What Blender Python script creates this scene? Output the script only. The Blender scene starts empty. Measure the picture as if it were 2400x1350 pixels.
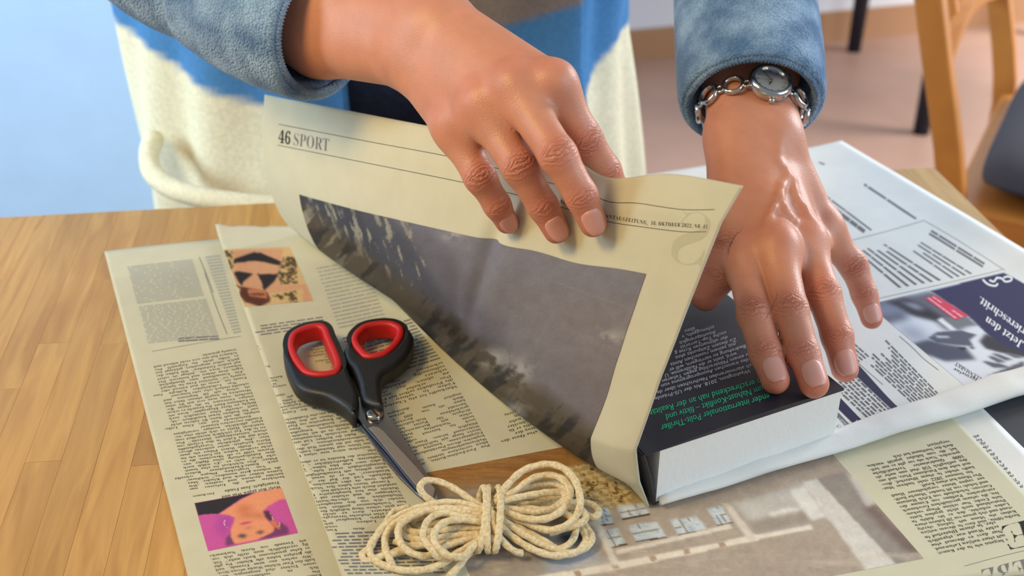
import bpy, bmesh, math, random
import numpy as np
from mathutils import Vector
from mathutils.bvhtree import BVHTree

random.seed(7); RNG = np.random.default_rng(11)
SC = bpy.context.scene
COL = SC.collection
# ------------------------------------------------------------------ camera
TZ = .74                       # table top above the floor; build coordinates are measured from the table top
CAMH = .42                     # camera above the table top
FPX = 2700.0; PITCH = math.radians(31)
cam_d = bpy.data.cameras.new('camera'); cam = bpy.data.objects.new('camera', cam_d); COL.objects.link(cam)
cam.location = (0, 0, TZ + CAMH); cam.rotation_euler = (math.radians(90) - PITCH, 0, 0)
cam_d.sensor_width = 36; cam_d.lens = FPX / 2400 * 36; cam_d.clip_start = .01
cam_d.dof.use_dof = True; cam_d.dof.focus_distance = .63; cam_d.dof.aperture_fstop = 8.0
SC.camera = cam
# ------------------------------------------------------------------ light
SC.view_settings.view_transform = 'Standard'; SC.view_settings.look = 'None'
SC.view_settings.exposure = 0.1; SC.view_settings.gamma = 1.0; SC.view_settings.use_curve_mapping = False
w = bpy.data.worlds.new('world'); SC.world = w; w.use_nodes = True
w.node_tree.nodes['Background'].inputs[0].default_value = (.86, .93, 1.0, 1)
w.node_tree.nodes['Background'].inputs[1].default_value = .29
def area(name, loc, target, sx, sy, power, color):
    d = bpy.data.lights.new(name, 'AREA'); d.shape = 'RECTANGLE'; d.size = sx; d.size_y = sy
    d.energy = power; d.color = color
    o = bpy.data.objects.new(name, d); COL.objects.link(o); o.location = loc
    o.rotation_euler = (Vector(target) - Vector(loc)).to_track_quat('-Z', 'Y').to_euler()
    return o
area('window_daylight', (2.1, -.25, 1.8), (.15, .6, .74), 1.5, 1.3, 30, (.72, .87, 1.0))
wl = area('added_wall_fill', (-2.3, .55, 1.75), (-.7, 1.42, .95), 0.9, 1.2, 13.0, (.66, .84, 1.0)); wl.data.spread = math.radians(62)  # added cool fill with narrow spread, brightens the left wall
area('added_back_room_fill', (2.9, 2.6, 1.75), (1.2, 3.0, .2), 1.2, 1.2, 115, (.92, .95, 1.0))  # unseen fill added to lift the far floor and back wall
area('pendant_lamp', (-.58, .30, 1.55), (-.05, .6, .78), .26, .26, 5.0, (1.0, .71, .29))

# ------------------------------------------------------------------ pixel measurements -> points of the place
_c, _s = math.cos(PITCH), math.sin(PITCH)
def ray(px, py):
    x = (px - 1200) / FPX; y = -(py - 675) / FPX
    return np.array([x, _c + y * _s, -_s + y * _c])
CP = np.array([0, 0, CAMH])
def at(px, py, z=0.0):                      # point at height z above the table top
    d = ray(px, py); return CP + d * ((z - CAMH) / d[2])
def dep(px, py, t):                         # point at a distance t along the view axis
    return CP + ray(px, py) * t

# ------------------------------------------------------------------ helpers
def srgb(*c):
    if len(c) == 1:
        h = c[0].lstrip('#'); c = [int(h[i:i+2], 16) for i in (0, 2, 4)]
    c = np.array(c, float) / 255
    return np.where(c <= .04045, c / 12.92, ((c + .055) / 1.055) ** 2.4)
def lin(c):
    c = np.clip(c, 0, 1); return np.where(c <= .04045, c / 12.92, ((c + .055) / 1.055) ** 2.4)
def tag(o, label=None, cat=None, group=None, kind=None):
    if label: o['label'] = label
    if cat: o['category'] = cat
    if group: o['group'] = group
    if kind: o['kind'] = kind
    return o
def thing(name, loc, label, cat, group=None):
    o = bpy.data.objects.new(name, None); COL.objects.link(o)
    o.location = (loc[0], loc[1], loc[2] + TZ); o.empty_display_size = .02
    return tag(o, label, cat, group)
def rootof(o):
    while o.parent: o = o.parent
    return o
def mk(name, V, F, mat, parent=None, smooth=True, cols=None, attrs=None):
    V = np.asarray(V, float).reshape(-1, 3) + np.array([0, 0, TZ])
    if parent is not None: V = V - np.array(rootof(parent).location)
    me = bpy.data.meshes.new(name)
    if isinstance(F, np.ndarray): F = F.tolist()
    me.from_pydata(V.tolist(), [], F); me.update()
    if smooth: me.shade_smooth()
    if cols is not None:
        a = me.color_attributes.new('Col', 'FLOAT_COLOR', 'POINT')
        c = np.ones((len(V), 4)); c[:, :3] = cols; a.data.foreach_set('color', c.ravel())
    for k, v in (attrs or {}).items():
        v = np.asarray(v, float)
        if v.ndim == 2:
            a = me.attributes.new(k, 'FLOAT_VECTOR', 'POINT'); a.data.foreach_set('vector', v.ravel())
        else:
            a = me.attributes.new(k, 'FLOAT', 'POINT'); a.data.foreach_set('value', v.ravel())
    if isinstance(mat, (list, tuple)):
        for m in mat: me.materials.append(m)
    else: me.materials.append(mat)
    o = bpy.data.objects.new(name, me); COL.objects.link(o)
    if parent is not None: o.parent = parent
    return o
def bev(o, w=.002, seg=2, ang=35):
    m = o.modifiers.new('bevel', 'BEVEL'); m.width = w; m.segments = seg; m.limit_method = 'ANGLE'; m.angle_limit = math.radians(ang); return o
def solid(o, t, off=-1):
    m = o.modifiers.new('solid', 'SOLIDIFY'); m.thickness = t; m.offset = off; return o
def subd(o, n=1):
    m = o.modifiers.new('sub', 'SUBSURF'); m.levels = n; m.render_levels = n; return o
def unit(v): v = np.asarray(v, float); return v / np.linalg.norm(v)
def box_vf(c, ax, ay, az):                  # centre and three half-axis vectors
    c, ax, ay, az = [np.asarray(q, float) for q in (c, ax, ay, az)]
    V = [c + i*ax + j*ay + k*az for k in (-1, 1) for j in (-1, 1) for i in (-1, 1)]
    return V, [(0,2,3,1),(4,5,7,6),(0,1,5,4),(2,6,7,3),(0,4,6,2),(1,3,7,5)]
def box(name, lo, hi, mat, parent=None, bw=0, rot=0, piv=(0,0)):
    c = (np.array(lo) + hi) / 2; h = (np.array(hi) - lo) / 2
    V, F = box_vf(c, (h[0],0,0), (0,h[1],0), (0,0,h[2]))
    o = mk(name, V, F, mat, parent, smooth=False)
    if bw: bev(o, bw)
    return o
def beam(name, a, b, up, wx, wy, mat, parent=None, bw=.003):   # bar from a to b, wx along side, wy along up
    a, b = np.asarray(a, float), np.asarray(b, float); d = b - a; s = unit(np.cross(d, up)); u = unit(np.cross(s, d))
    V, F = box_vf((a+b)/2, s*wx/2, u*wy/2, d/2); o = mk(name, V, F, mat, parent, smooth=False)
    return bev(o, bw) if bw else o
def resample(P, n, closed=False):           # Catmull-Rom through P, n points
    P = np.asarray(P, float); m = len(P)
    if closed: Q = np.vstack([P[-1], P, P[0], P[1]]); k = m
    else: Q = np.vstack([2*P[0]-P[1], P, 2*P[-1]-P[-2]]); k = m - 1
    seg = np.linalg.norm(np.diff(Q[1:k+2], axis=0), axis=1); cum = np.r_[0, np.cumsum(seg)]
    t = np.linspace(0, cum[-1], n, endpoint=not closed)
    i = np.clip(np.searchsorted(cum, t, 'right') - 1, 0, k-1); f = ((t - cum[i]) / np.maximum(seg[i], 1e-9))[:, None]
    p0, p1, p2, p3 = Q[i], Q[i+1], Q[i+2], Q[i+3]
    return .5*((2*p1) + (p2-p0)*f + (2*p0-5*p1+4*p2-p3)*f**2 + (3*p1-p0-3*p2+p3)*f**3)
def sweep(P, R, n=16, closed=False, up=(0,0,1), cap=True, prof=None):
    """tube along points P; R = radius or (side, up) pairs per point; prof(theta array, i) scales the radius"""
    P = np.asarray(P, float); m = len(P); R = np.asarray(R, float)
    if R.ndim == 0: R = np.full((m, 2), float(R))
    if R.ndim == 1: R = np.stack([R, R], 1)
    T = np.gradient(P, axis=0) if not closed else np.roll(P, -1, 0) - np.roll(P, 1, 0)
    T /= np.linalg.norm(T, axis=1)[:, None]
    th = np.linspace(0, 2*np.pi, n, endpoint=False); V = []
    u = np.asarray(up, float); u = u - T[0]*(u@T[0]); u /= np.linalg.norm(u)
    for i in range(m):
        u = u - T[i]*(u@T[i]); u /= np.linalg.norm(u); s = np.cross(T[i], u)
        k = np.ones(n) if prof is None else prof(th, i)
        V.append(P[i] + (np.cos(th)*R[i,0]*k)[:,None]*s + (np.sin(th)*R[i,1]*k)[:,None]*u)
    V = np.concatenate(V); F = []
    for i in range(m if closed else m-1):
        a, b = i*n, ((i+1) % m)*n
        for j in range(n): F.append((a+j, a+(j+1) % n, b+(j+1) % n, b+j))
    if cap and not closed: F += [tuple(range(n))[::-1], tuple(range((m-1)*n, m*n))]
    return V, F
def gridf(nu, nv):
    F = []
    for i in range(nu-1):
        for j in range(nv-1):
            a = i*nv + j; F.append((a, a+1, a+nv+1, a+nv))
    return F
def extrude2d(outer, holes, z0, z1, bevel=.001, n=None):
    """filled outline with holes, rounded edges, returned as verts and faces"""
    cu = bpy.data.curves.new('tmp', 'CURVE'); cu.dimensions = '2D'; cu.fill_mode = 'BOTH'
    cu.extrude = max((z1-z0)/2 - bevel, 1e-5); cu.bevel_depth = bevel; cu.bevel_resolution = 2; cu.offset = -bevel
    for pts in [outer] + list(holes):
        sp = cu.splines.new('POLY'); sp.points.add(len(pts)-1); sp.use_cyclic_u = True
        for q, p in zip(sp.points, pts): q.co = (p[0], p[1], 0, 1)
    ob = bpy.data.objects.new('tmp', cu); COL.objects.link(ob)
    dg = bpy.context.evaluated_depsgraph_get(); me = ob.evaluated_get(dg).to_mesh()
    V = np.array([v.co[:] for v in me.vertices]); F = [tuple(p.vertices) for p in me.polygons]
    bpy.data.objects.remove(ob); bpy.data.curves.remove(cu)
    V[:, 2] += (z0+z1)/2
    return V, F

# ------------------------------------------------------------------ materials
MATS = {}
def newmat(name):
    m = bpy.data.materials.new(name); m.use_nodes = True; MATS[name] = m
    return m, m.node_tree.nodes, m.node_tree.links, m.node_tree.nodes['Principled BSDF']
def pm(name, color, rough=.6, metal=0, spec=.5, noise=0, nscale=40, bump=0, bscale=200, attr=False, coat=0):
    m, N, L, b = newmat(name)
    b.inputs['Base Color'].default_value = (*color, 1); b.inputs['Roughness'].default_value = rough
    b.inputs['Metallic'].default_value = metal; b.inputs['Specular IOR Level'].default_value = spec
    b.inputs['Coat Weight'].default_value = coat
    tc = N.new('ShaderNodeTexCoord'); src = None
    if attr:
        at_ = N.new('ShaderNodeAttribute'); at_.attribute_name = 'Col'; src = at_.outputs['Color']; L.new(src, b.inputs['Base Color'])
    if noise:
        n = N.new('ShaderNodeTexNoise'); n.inputs['Scale'].default_value = nscale; n.inputs['Detail'].default_value = 5
        L.new(tc.outputs['Object'], n.inputs['Vector'])
        mp = N.new('ShaderNodeMapRange'); mp.inputs['From Min'].default_value = .3; mp.inputs['From Max'].default_value = .7
        mp.inputs['To Min'].default_value = 1-noise; mp.inputs['To Max'].default_value = 1+noise
        L.new(n.outputs['Fac'], mp.inputs['Value'])
        mx = N.new('ShaderNodeMix'); mx.data_type = 'RGBA'; mx.blend_type = 'MULTIPLY'; mx.inputs[0].default_value = 1
        if src: L.new(src, mx.inputs[6])
        else: mx.inputs[6].default_value = (*color, 1)
        L.new(mp.outputs['Result'], mx.inputs[7]); L.new(mx.outputs[2], b.inputs['Base Color'])
    if bump:
        n = N.new('ShaderNodeTexNoise'); n.inputs['Scale'].default_value = bscale; n.inputs['Detail'].default_value = 4
        L.new(tc.outputs['Object'], n.inputs['Vector'])
        bp = N.new('ShaderNodeBump'); bp.inputs['Strength'].default_value = bump; bp.inputs['Distance'].default_value = .001
        L.new(n.outputs['Fac'], bp.inputs['Height']); L.new(bp.outputs['Normal'], b.inputs['Normal'])
    return m
M_paper = pm('newsprint', srgb('#cec9af'), .75, spec=.25, noise=.03, nscale=60, bump=.12, bscale=900)
M_paper2 = pm('newsprint_white', srgb('#e6e6e2'), .6, spec=.3, noise=.03, nscale=50, bump=.12, bscale=900)
M_print = pm('printed_picture', (1,1,1), .7, spec=.25, attr=True, bump=.08, bscale=900)
M_ink = pm('ink_black', srgb('#2a2a2c'), .8, spec=.2)
M_inkg = pm('ink_grey', srgb('#77777a'), .8, spec=.2)
M_inkl = pm('ink_pale_grey', srgb('#a6a8a2'), .8, spec=.2)
M_inkw = pm('ink_white', srgb('#eceef2'), .7, spec=.2)
M_navy = pm('ink_navy', srgb('#2b2a4c'), .6, spec=.3)
M_red = pm('ink_red', srgb('#d43a5a'), .6, spec=.3)
M_green = pm('ink_green', srgb('#2fc48c'), .5, spec=.3)
# ------------------------------------------------------------------ lettering engine (built-in font, laid on pages as fine geometry)
CH = "ABCDEFGHIJKLMNOPQRSTUVWXYZabcdefghijklmnopqrstuvwxyz0123456789"
PUN = ".,:;!?-–„“/•'()"
# serif letter outlines: advance; contour; contour ... in thousandths of an em
SERIF = {
 'A': '650;-13 0,-13 27,35 45,73 111,307 694,334 693,572 129,612 51,660 27,660 0,341 0,341 27,422 68,406 121,376 197,154 197,117 105,113 88,111 72,184 27,190 27,190 0;169 239,360 239,263 475',
 'B': '659;24 0,24 26,93 48,111 122,111 549,103 614,76 645,23 653,23 678,328 678,590 522,427 368,623 196,553 51,354 0;271 375,280 375,392 406,424 514,401 614,322 646,280 633,271 582;330 36,422 73,448 191,413 309,294 344,271 344,271 97,284 49',
 'C': '697;382 -16,205 30,83 155,39 340,84 523,207 648,386 693,547 655,577 648,624 693,650 693,650 459,625 459,531 606,395 660,214 337,414 35,533 66,638 158,666 132',
 'D': '738;30 0,30 26,94 44,110 111,110 557,91 635,22 653,22 678,330 678,604 590,697 339,340 0;331 36,476 111,522 341,332 645,282 630,271 573,271 107,282 50',
 'E': '658;21 0,21 25,93 44,112 116,112 549,93 634,24 653,24 678,594 678,594 476,571 476,507 605,345 641,298 637,277 621,272 578,272 366,288 366,386 400,429 514,453 514,453 176,428 176,407 270,359 318,276 331,272 331,272 100,286 52,343 41,467 57,552 111,612 213,640 213,599 0',
 'F': '602;23 0,23 26,93 50,111 125,111 558,92 630,21 653,21 678,586 678,586 476,562 476,529 574,462 626,342 642,298 639,277 627,271 593,271 368,283 368,381 403,423 516,450 516,450 176,424 176,382 299,281 333,271 333,271 120,280 64,312 35,382 26,382 0',
 'G': '756;399 -15,211 29,86 153,41 341,86 524,208 648,383 693,550 656,577 649,604 660,624 693,651 693,651 458,625 458,569 564,490 635,398 660,217 339,268 101,410 19,489 40,510 106,510 190,490 253,410 271,410 295,745 295,745 271,680 254,664 191,664 43',
 'H': '779;23 0,23 26,93 47,111 120,111 564,93 631,24 653,24 678,360 678,360 653,304 643,278 618,271 564,271 373,509 373,509 564,502 618,477 643,420 653,420 678,755 678,755 653,686 632,669 564,669 120,687 49,755 26,755 0,420 0,420 26,490 45,509 120,509 329,271 329,271 120,289 47,360 26,360 0',
 'I': '388;20 0,20 26,91 48,112 112,112 576,94 637,20 653,20 678,364 678,364 653,292 637,272 576,272 115,279 66,307 39,366 26,366 0',
 'J': '492;162 -97,77 -80,17 -33,-5 34,16 90,66 111,118 92,138 41,126 -2,114 -29,156 -60,207 -37,220 32,220 546,212 609,182 640,118 653,118 678,468 678,468 653,412 642,387 611,380 546,380 132',
 'K': '760;24 0,24 26,94 47,112 120,112 564,94 632,25 653,25 678,361 678,361 653,305 643,279 618,272 564,272 348,478 556,519 623,433 653,433 678,723 678,723 653,710 653,513 537,403 424,690 69,725 37,773 26,773 0,418 0,418 26,456 27,479 31,497 51,471 98,297 318,272 295,272 120,290 47,361 26,361 0',
 'L': '635;23 0,23 26,93 47,111 120,111 564,93 632,24 653,24 678,372 678,372 653,310 646,280 620,271 564,271 123,276 70,298 46,348 41,469 59,551 118,609 230,636 230,598 0',
 'M': '944;21 0,21 26,92 47,112 118,112 569,105 619,79 643,22 653,22 678,275 678,472 212,669 678,919 678,919 653,853 630,834 563,834 127,841 63,866 35,918 26,918 0,589 0,589 26,644 37,670 66,677 124,677 594,429 0,402 0,157 579,157 119,178 44,252 26,252 0',
 'N': '735;600 -16,159 521,159 117,177 46,248 26,248 0,27 0,27 26,81 35,106 62,113 117,113 578,54 645,27 653,27 678,233 678,582 251,582 562,575 617,549 642,493 653,493 678,714 678,714 653,645 632,628 561,628 -16',
 'O': '782;388 -16,251 11,141 86,67 199,41 339,67 479,141 591,254 667,395 694,532 667,642 594,716 481,742 339,716 199,641 86,529 11;394 18,565 339,518 579,387 660,216 339,264 100',
 'P': '622;23 0,23 26,93 47,111 120,111 564,93 631,24 653,24 678,318 678,500 655,580 592,609 494,546 358,360 306,271 306,271 120,289 47,360 26,360 0;271 342,300 342,405 376,435 490,410 605,322 642,282 631,271 593',
 'Q': '782;563 -172,278 -1,151 74,70 192,41 339,67 479,141 591,254 667,395 694,532 667,642 594,716 481,742 339,676 128,492 0,662 -120,732 -109,737 -137;395 18,566 339,518 579,387 660,216 339,265 100',
 'R': '704;23 0,23 26,93 47,111 120,111 564,93 631,24 653,24 678,323 678,547 634,621 498,469 333,643 75,674 38,712 26,715 26,715 0,504 0,300 316,271 316,271 120,289 47,360 26,360 0;271 348,303 348,417 384,452 500,334 642,282 629,271 574',
 'S': '581;64 -16,64 235,93 235,166 74,293 22,383 54,415 133,335 238,242 284,115 376,74 494,100 599,172 669,275 694,342 687,420 667,434 664,446 662,477 694,505 694,505 475,480 475,437 573,370 639,289 662,208 635,178 566,204 501,281 451,377 406,473 347,521 280,535 198,505 86,418 12,286 -15,236 -12,187 1,147 14,126 18,103 11,91 -16',
 'T': '630;137 0,137 26,212 46,232 120,232 645,222 645,97 600,43 473,16 473,16 678,611 678,611 472,586 472,400 645,392 645,392 120,412 45,488 26,488 0',
 'U': '733;369 -19,170 42,109 231,109 564,91 631,22 653,22 678,358 678,358 653,302 643,275 618,269 564,269 208,303 76,409 33,584 237,584 563,565 631,489 653,489 678,706 678,706 653,645 627,629 563,629 270,566 48',
 'V': '637;316 -19,66 567,34 625,-21 653,-21 678,314 678,314 653,248 644,227 610,240 563,385 213,518 562,528 609,509 643,445 653,445 678,658 678,658 653,608 637,569 570,342 -19',
 'W': '910;254 -16,48 585,23 636,-23 653,-23 678,269 678,269 653,223 643,209 611,220 555,332 228,448 525,426 594,398 639,341 653,341 678,654 678,654 653,585 613,594 575,706 247,805 550,817 605,801 641,749 653,749 678,929 678,929 653,885 627,856 565,664 -16,637 -16,470 460,283 -16',
 'X': '701;17 0,17 26,134 99,288 310,116 575,71 633,24 653,21 653,21 678,363 678,363 653,341 653,283 618,300 578,394 431,479 556,505 616,436 653,436 678,682 678,682 653,677 653,600 630,531 556,418 394,615 85,650 41,687 26,691 26,691 0,355 0,355 26,362 26,432 61,409 118,312 272,205 120,185 67,259 26,259 0',
 'Y': '634;151 0,151 26,221 47,239 120,239 266,69 576,21 639,1 648,-20 652,-20 678,308 678,308 652,291 652,248 644,232 620,244 583,370 336,496 545,519 607,444 652,439 652,439 678,654 678,654 652,609 632,570 583,399 303,399 120,417 47,488 26,488 0',
 'Z': '658;30 0,30 16,411 640,319 640,211 625,140 575,91 471,66 471,85 678,605 678,605 660,228 43,356 43,520 91,606 244,631 244,606 0',
 'a': '512;379 -15,298 52,142 -13,60 17,30 94,95 202,296 283,296 359,278 421,220 440,155 408,169 382,183 344,164 300,115 284,67 303,49 352,73 415,141 458,241 474,392 435,436 313,436 93,439 59,453 51,477 62,490 41;225 50,259 61,296 94,296 252,176 125',
 'b': '537;64 -17,64 578,55 638,12 654,12 678,206 678,206 415,329 474,423 445,486 365,509 247,481 112,402 19,286 -15,156 42,79 -17;272 21,345 73,365 238,344 374,274 417,231 402,206 360,206 102',
 'c': '437;232 -15,129 16,56 101,29 223,60 353,143 442,260 475,373 444,413 365,397 320,352 304,292 373,293 389,294 404,252 442,167 279,204 113,304 57,404 107,424 90',
 'd': '551;208 -15,116 15,52 99,29 219,54 354,121 443,217 474,332 417,332 597,316 640,262 654,262 678,475 678,475 112,484 61,526 41,526 16,332 -15,332 58;255 42,301 62,332 113,332 360,307 402,259 418,194 372,175 228,193 87',
 'e': '448;229 -15,126 15,55 102,29 234,56 358,130 443,234 474,371 417,421 258,421 247,174 247,297 63,402 128,424 108;173 286,300 286,300 320,288 412,240 442,173 303',
 'f': '318;22 0,22 24,59 33,74 52,78 109,78 412,24 412,24 462,78 462,78 526,126 648,259 692,357 664,392 595,375 546,334 529,291 543,275 582,287 626,292 635,294 644,268 660,229 640,220 581,220 462,303 462,303 412,220 412,220 97,235 38,297 24,297 0',
 'g': '487;217 -209,71 -181,21 -111,102 -38,35 45,63 110,152 164,33 316,59 398,131 454,234 474,347 453,472 453,472 399,399 399,434 303,411 225,348 172,256 153,234 154,211 155,168 140,150 106,210 73,261 73,386 60,451 19,470 -55,406 -168;234 185,284 217,297 314,284 411,234 442,185 411,170 314,185 217;239 -173,392 -98,371 -62,305 -51,144 -51,109 -108,141 -154',
 'h': '567;27 0,27 24,67 38,78 83,78 594,68 639,28 655,28 678,220 678,220 397,362 474,492 315,492 83,502 38,541 24,541 0,301 0,301 24,308 24,350 83,350 323,341 384,302 404,220 350,220 83,230 38,268 24,268 0',
 'i': '295;150 539,97 561,75 614,97 668,150 690,204 668,225 614,203 561;27 0,27 24,68 38,78 83,78 375,70 424,30 437,31 462,221 462,221 83,230 39,268 24,268 0',
 'j': '312;158 541,105 562,83 616,105 670,158 692,212 670,234 616,212 563;53 -209,-16 -195,-65 -157,-83 -104,-67 -60,-22 -43,22 -58,39 -98,28 -130,16 -153,46 -174,87 -148,95 -80,95 372,83 424,33 438,33 462,237 462,237 -32,189 -164',
 'k': '534;26 0,26 24,68 38,78 83,78 592,70 640,30 654,31 678,220 678,220 251,338 369,363 414,311 437,306 437,306 462,514 462,514 437,409 387,331 311,515 51,560 24,560 0,314 0,314 24,323 24,356 47,345 73,242 219,220 200,220 83,230 39,268 24,268 0',
 'l': '297;27 0,27 24,68 38,78 83,78 592,70 639,30 654,30 678,221 678,221 83,230 39,268 24,268 0',
 'm': '825;27 0,27 24,67 38,78 83,78 377,68 423,28 438,28 462,218 462,218 394,353 474,477 389,622 474,750 315,750 83,760 38,798 24,798 0,562 0,562 24,600 39,610 83,610 323,601 384,562 404,483 353,483 83,493 39,530 24,530 0,297 0,297 24,335 39,345 83,345 323,336 383,297 404,218 350,218 83,227 39,264 24,264 0',
 'n': '567;27 0,27 24,67 38,78 83,78 377,68 423,28 438,28 462,220 462,220 398,362 474,492 315,492 83,502 38,541 24,541 0,301 0,301 24,308 24,350 83,350 323,341 384,302 404,220 350,220 83,230 38,268 24,268 0',
 'o': '501;251 -15,135 17,56 104,28 229,56 355,135 442,250 474,365 443,444 357,472 229,444 102,366 16;251 17,311 58,324 121,327 229,309 403,251 445,191 403,174 230,178 121,191 58',
 'p': '553;26 -207,26 -184,60 -174,75 -150,78 -95,78 362,69 422,29 439,29 462,213 462,213 391,343 475,436 444,499 359,521 238,498 107,434 18,338 -15,220 48,220 -86,226 -147,249 -175,294 -183,294 -207;291 42,356 88,376 230,359 369,296 414,220 350,220 102',
 'q': '542;260 -207,260 -183,319 -170,333 -124,333 43,211 -14,117 15,53 95,30 214,59 349,139 441,253 475,383 419,460 477,476 477,476 -124,486 -169,527 -183,527 -207;266 44,309 59,333 100,333 359,267 439,195 389,174 232,195 90',
 'r': '428;27 0,27 24,68 38,78 83,78 375,69 424,30 437,31 462,217 462,217 375,279 449,347 474,410 452,431 396,414 349,369 331,331 343,308 372,281 387,241 359,222 286,222 83,237 37,294 24,294 0',
 's': '429;225 -15,129 9,109 13,76 -13,53 -13,53 157,79 157,129 58,209 22,266 39,286 87,232 156,159 193,81 252,55 328,97 433,210 475,247 470,296 458,307 455,317 454,343 475,363 475,363 330,340 330,293 412,222 441,173 425,156 386,172 346,218 315,285 282,360 226,383 141,340 27',
 't': '340;184 -14,98 16,72 106,72 415,30 415,30 446,131 549,192 631,215 631,215 462,309 462,309 415,215 415,215 122,223 76,250 60,307 111,331 98',
 'u': '558;195 -15,97 25,68 144,68 369,59 421,17 438,17 462,211 462,211 110,225 68,263 53,340 98,340 369,329 422,282 438,282 462,482 462,482 104,493 58,536 44,536 19,340 -15,340 60,277 5',
 'v': '456;212 -15,57 369,33 419,-4 437,-4 462,244 462,244 438,232 438,192 411,194 399,275 182,351 376,359 405,303 438,303 462,454 462,454 439,414 415,387 362,238 -15',
 'w': '647;182 -15,25 394,9 424,-16 437,-16 462,206 462,206 437,178 430,170 411,172 396,178 376,248 189,314 350,299 396,282 429,250 439,250 462,481 462,481 437,440 411,441 400,443 390,500 210,569 381,576 410,566 430,530 439,530 462,663 462,663 439,633 424,613 384,453 -15,430 -15,332 293,208 -15',
 'x': '475;7 0,7 22,92 84,183 203,64 392,6 437,6 462,251 462,251 438,209 417,222 387,273 306,333 382,349 415,338 432,299 438,299 462,463 462,463 441,378 378,295 274,434 54,451 32,475 23,475 0,231 0,231 24,265 29,276 45,258 88,205 170,145 91,126 51,170 22,175 22,175 0',
 'y': '447;78 -209,15 -186,-10 -125,7 -79,53 -59,95 -74,111 -113,111 -121,110 -130,128 -147,170 -110,193 -66,209 -7,54 373,37 410,23 428,-5 437,-7 437,-7 462,241 462,241 437,202 431,191 409,193 397,198 382,276 177,343 359,352 387,354 408,342 431,302 437,302 462,446 462,446 437,413 418,386 361,241 -36,193 -143,142 -195',
 'z': '436;19 0,19 21,250 428,191 428,108 405,65 322,39 322,47 462,409 462,409 433,187 37,227 37,332 65,387 160,411 160,399 0',
 '0': '559;280 -10,135 36,58 165,34 359,58 552,135 679,281 724,422 679,500 551,525 358,500 164,421 36;280 55,353 135,370 358,353 580,281 659,207 580,189 358,207 135',
 '1': '559;97 0,97 53,179 53,217 67,229 118,229 619,161 544,100 515,59 535,42 589,110 613,196 666,266 718,378 718,378 118,388 70,429 53,510 53,510 0',
 '2': '559;35 0,35 103,183 254,278 365,324 457,337 553,316 636,259 663,188 619,167 490,75 512,39 589,64 656,137 705,259 724,430 679,488 558,476 490,434 418,355 327,230 205,130 110,363 110,416 128,446 179,454 210,513 210,508 0',
 '3': '559;243 -10,121 7,51 51,28 110,54 168,113 188,147 92,236 60,297 73,342 118,359 207,319 301,204 338,142 338,142 400,208 400,304 440,335 547,314 632,252 663,198 641,173 582,166 508,70 530,36 597,92 687,257 724,426 682,488 561,444 449,335 381,416 354,485 299,513 206,491 104,430 37,343 1',
 '4': '559;180 0,180 53,208 53,266 65,290 125,290 186,13 186,13 247,297 714,436 714,436 252,540 252,540 186,436 186,436 125,460 65,518 53,531 53,531 0;83 252,290 252,290 427,292 522,297 619,282 587,259 545,235 503,218 475',
 '5': '559;245 -10,125 7,60 52,40 111,62 163,120 180,131 124,165 78,230 60,291 75,336 124,353 220,318 331,217 368,154 363,106 350,60 368,92 714,470 714,475 532,418 532,410 566,397 594,364 604,156 604,140 419,188 429,250 434,436 381,506 220,483 111,421 40,336 2',
 '6': '559;293 -10,163 26,76 138,45 330,62 484,115 609,204 693,330 724,434 709,490 668,507 614,480 560,387 536,382 596,362 646,321 665,227 596,186 401,240 426,324 438,470 383,524 231,466 57;296 56,357 95,379 221,355 340,287 377,230 362,186 329,219 120',
 '7': '559;165 0,431 605,168 605,110 554,104 504,44 504,49 714,526 714,526 665,250 0',
 '8': '559;273 -10,136 16,56 86,30 182,71 287,177 361,85 440,53 542,75 631,148 698,285 724,445 674,498 549,462 454,363 387,491 297,529 189,462 43;302 421,356 472,372 551,362 606,331 649,279 666,216 634,194 554,222 474;278 47,360 82,390 172,356 254,244 321,188 265,165 178,196 84',
 '9': '559;227 -10,131 7,79 49,63 103,75 140,112 160,154 84,232 53,373 343,316 295,231 275,90 328,35 482,62 608,142 693,264 724,393 689,482 580,514 388,498 233,448 106,359 21;274 347,334 366,373 414,344 600,270 657,204 615,180 488',
 'ß': '607;69 -197,55 -186,59 318,133 599,331 695,454 661,499 571,478 488,421 424,344 393,344 385,512 329,567 200,546 110,489 44,409 3,320 -11,221 6,191 34,202 52,250 112,261 109,286 50,338 26,415 73,444 196,399 313,242 350,227 350,227 383,315 404,377 462,400 544,371 621,294 650,197 604,164 464,174 -154',
}
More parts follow.
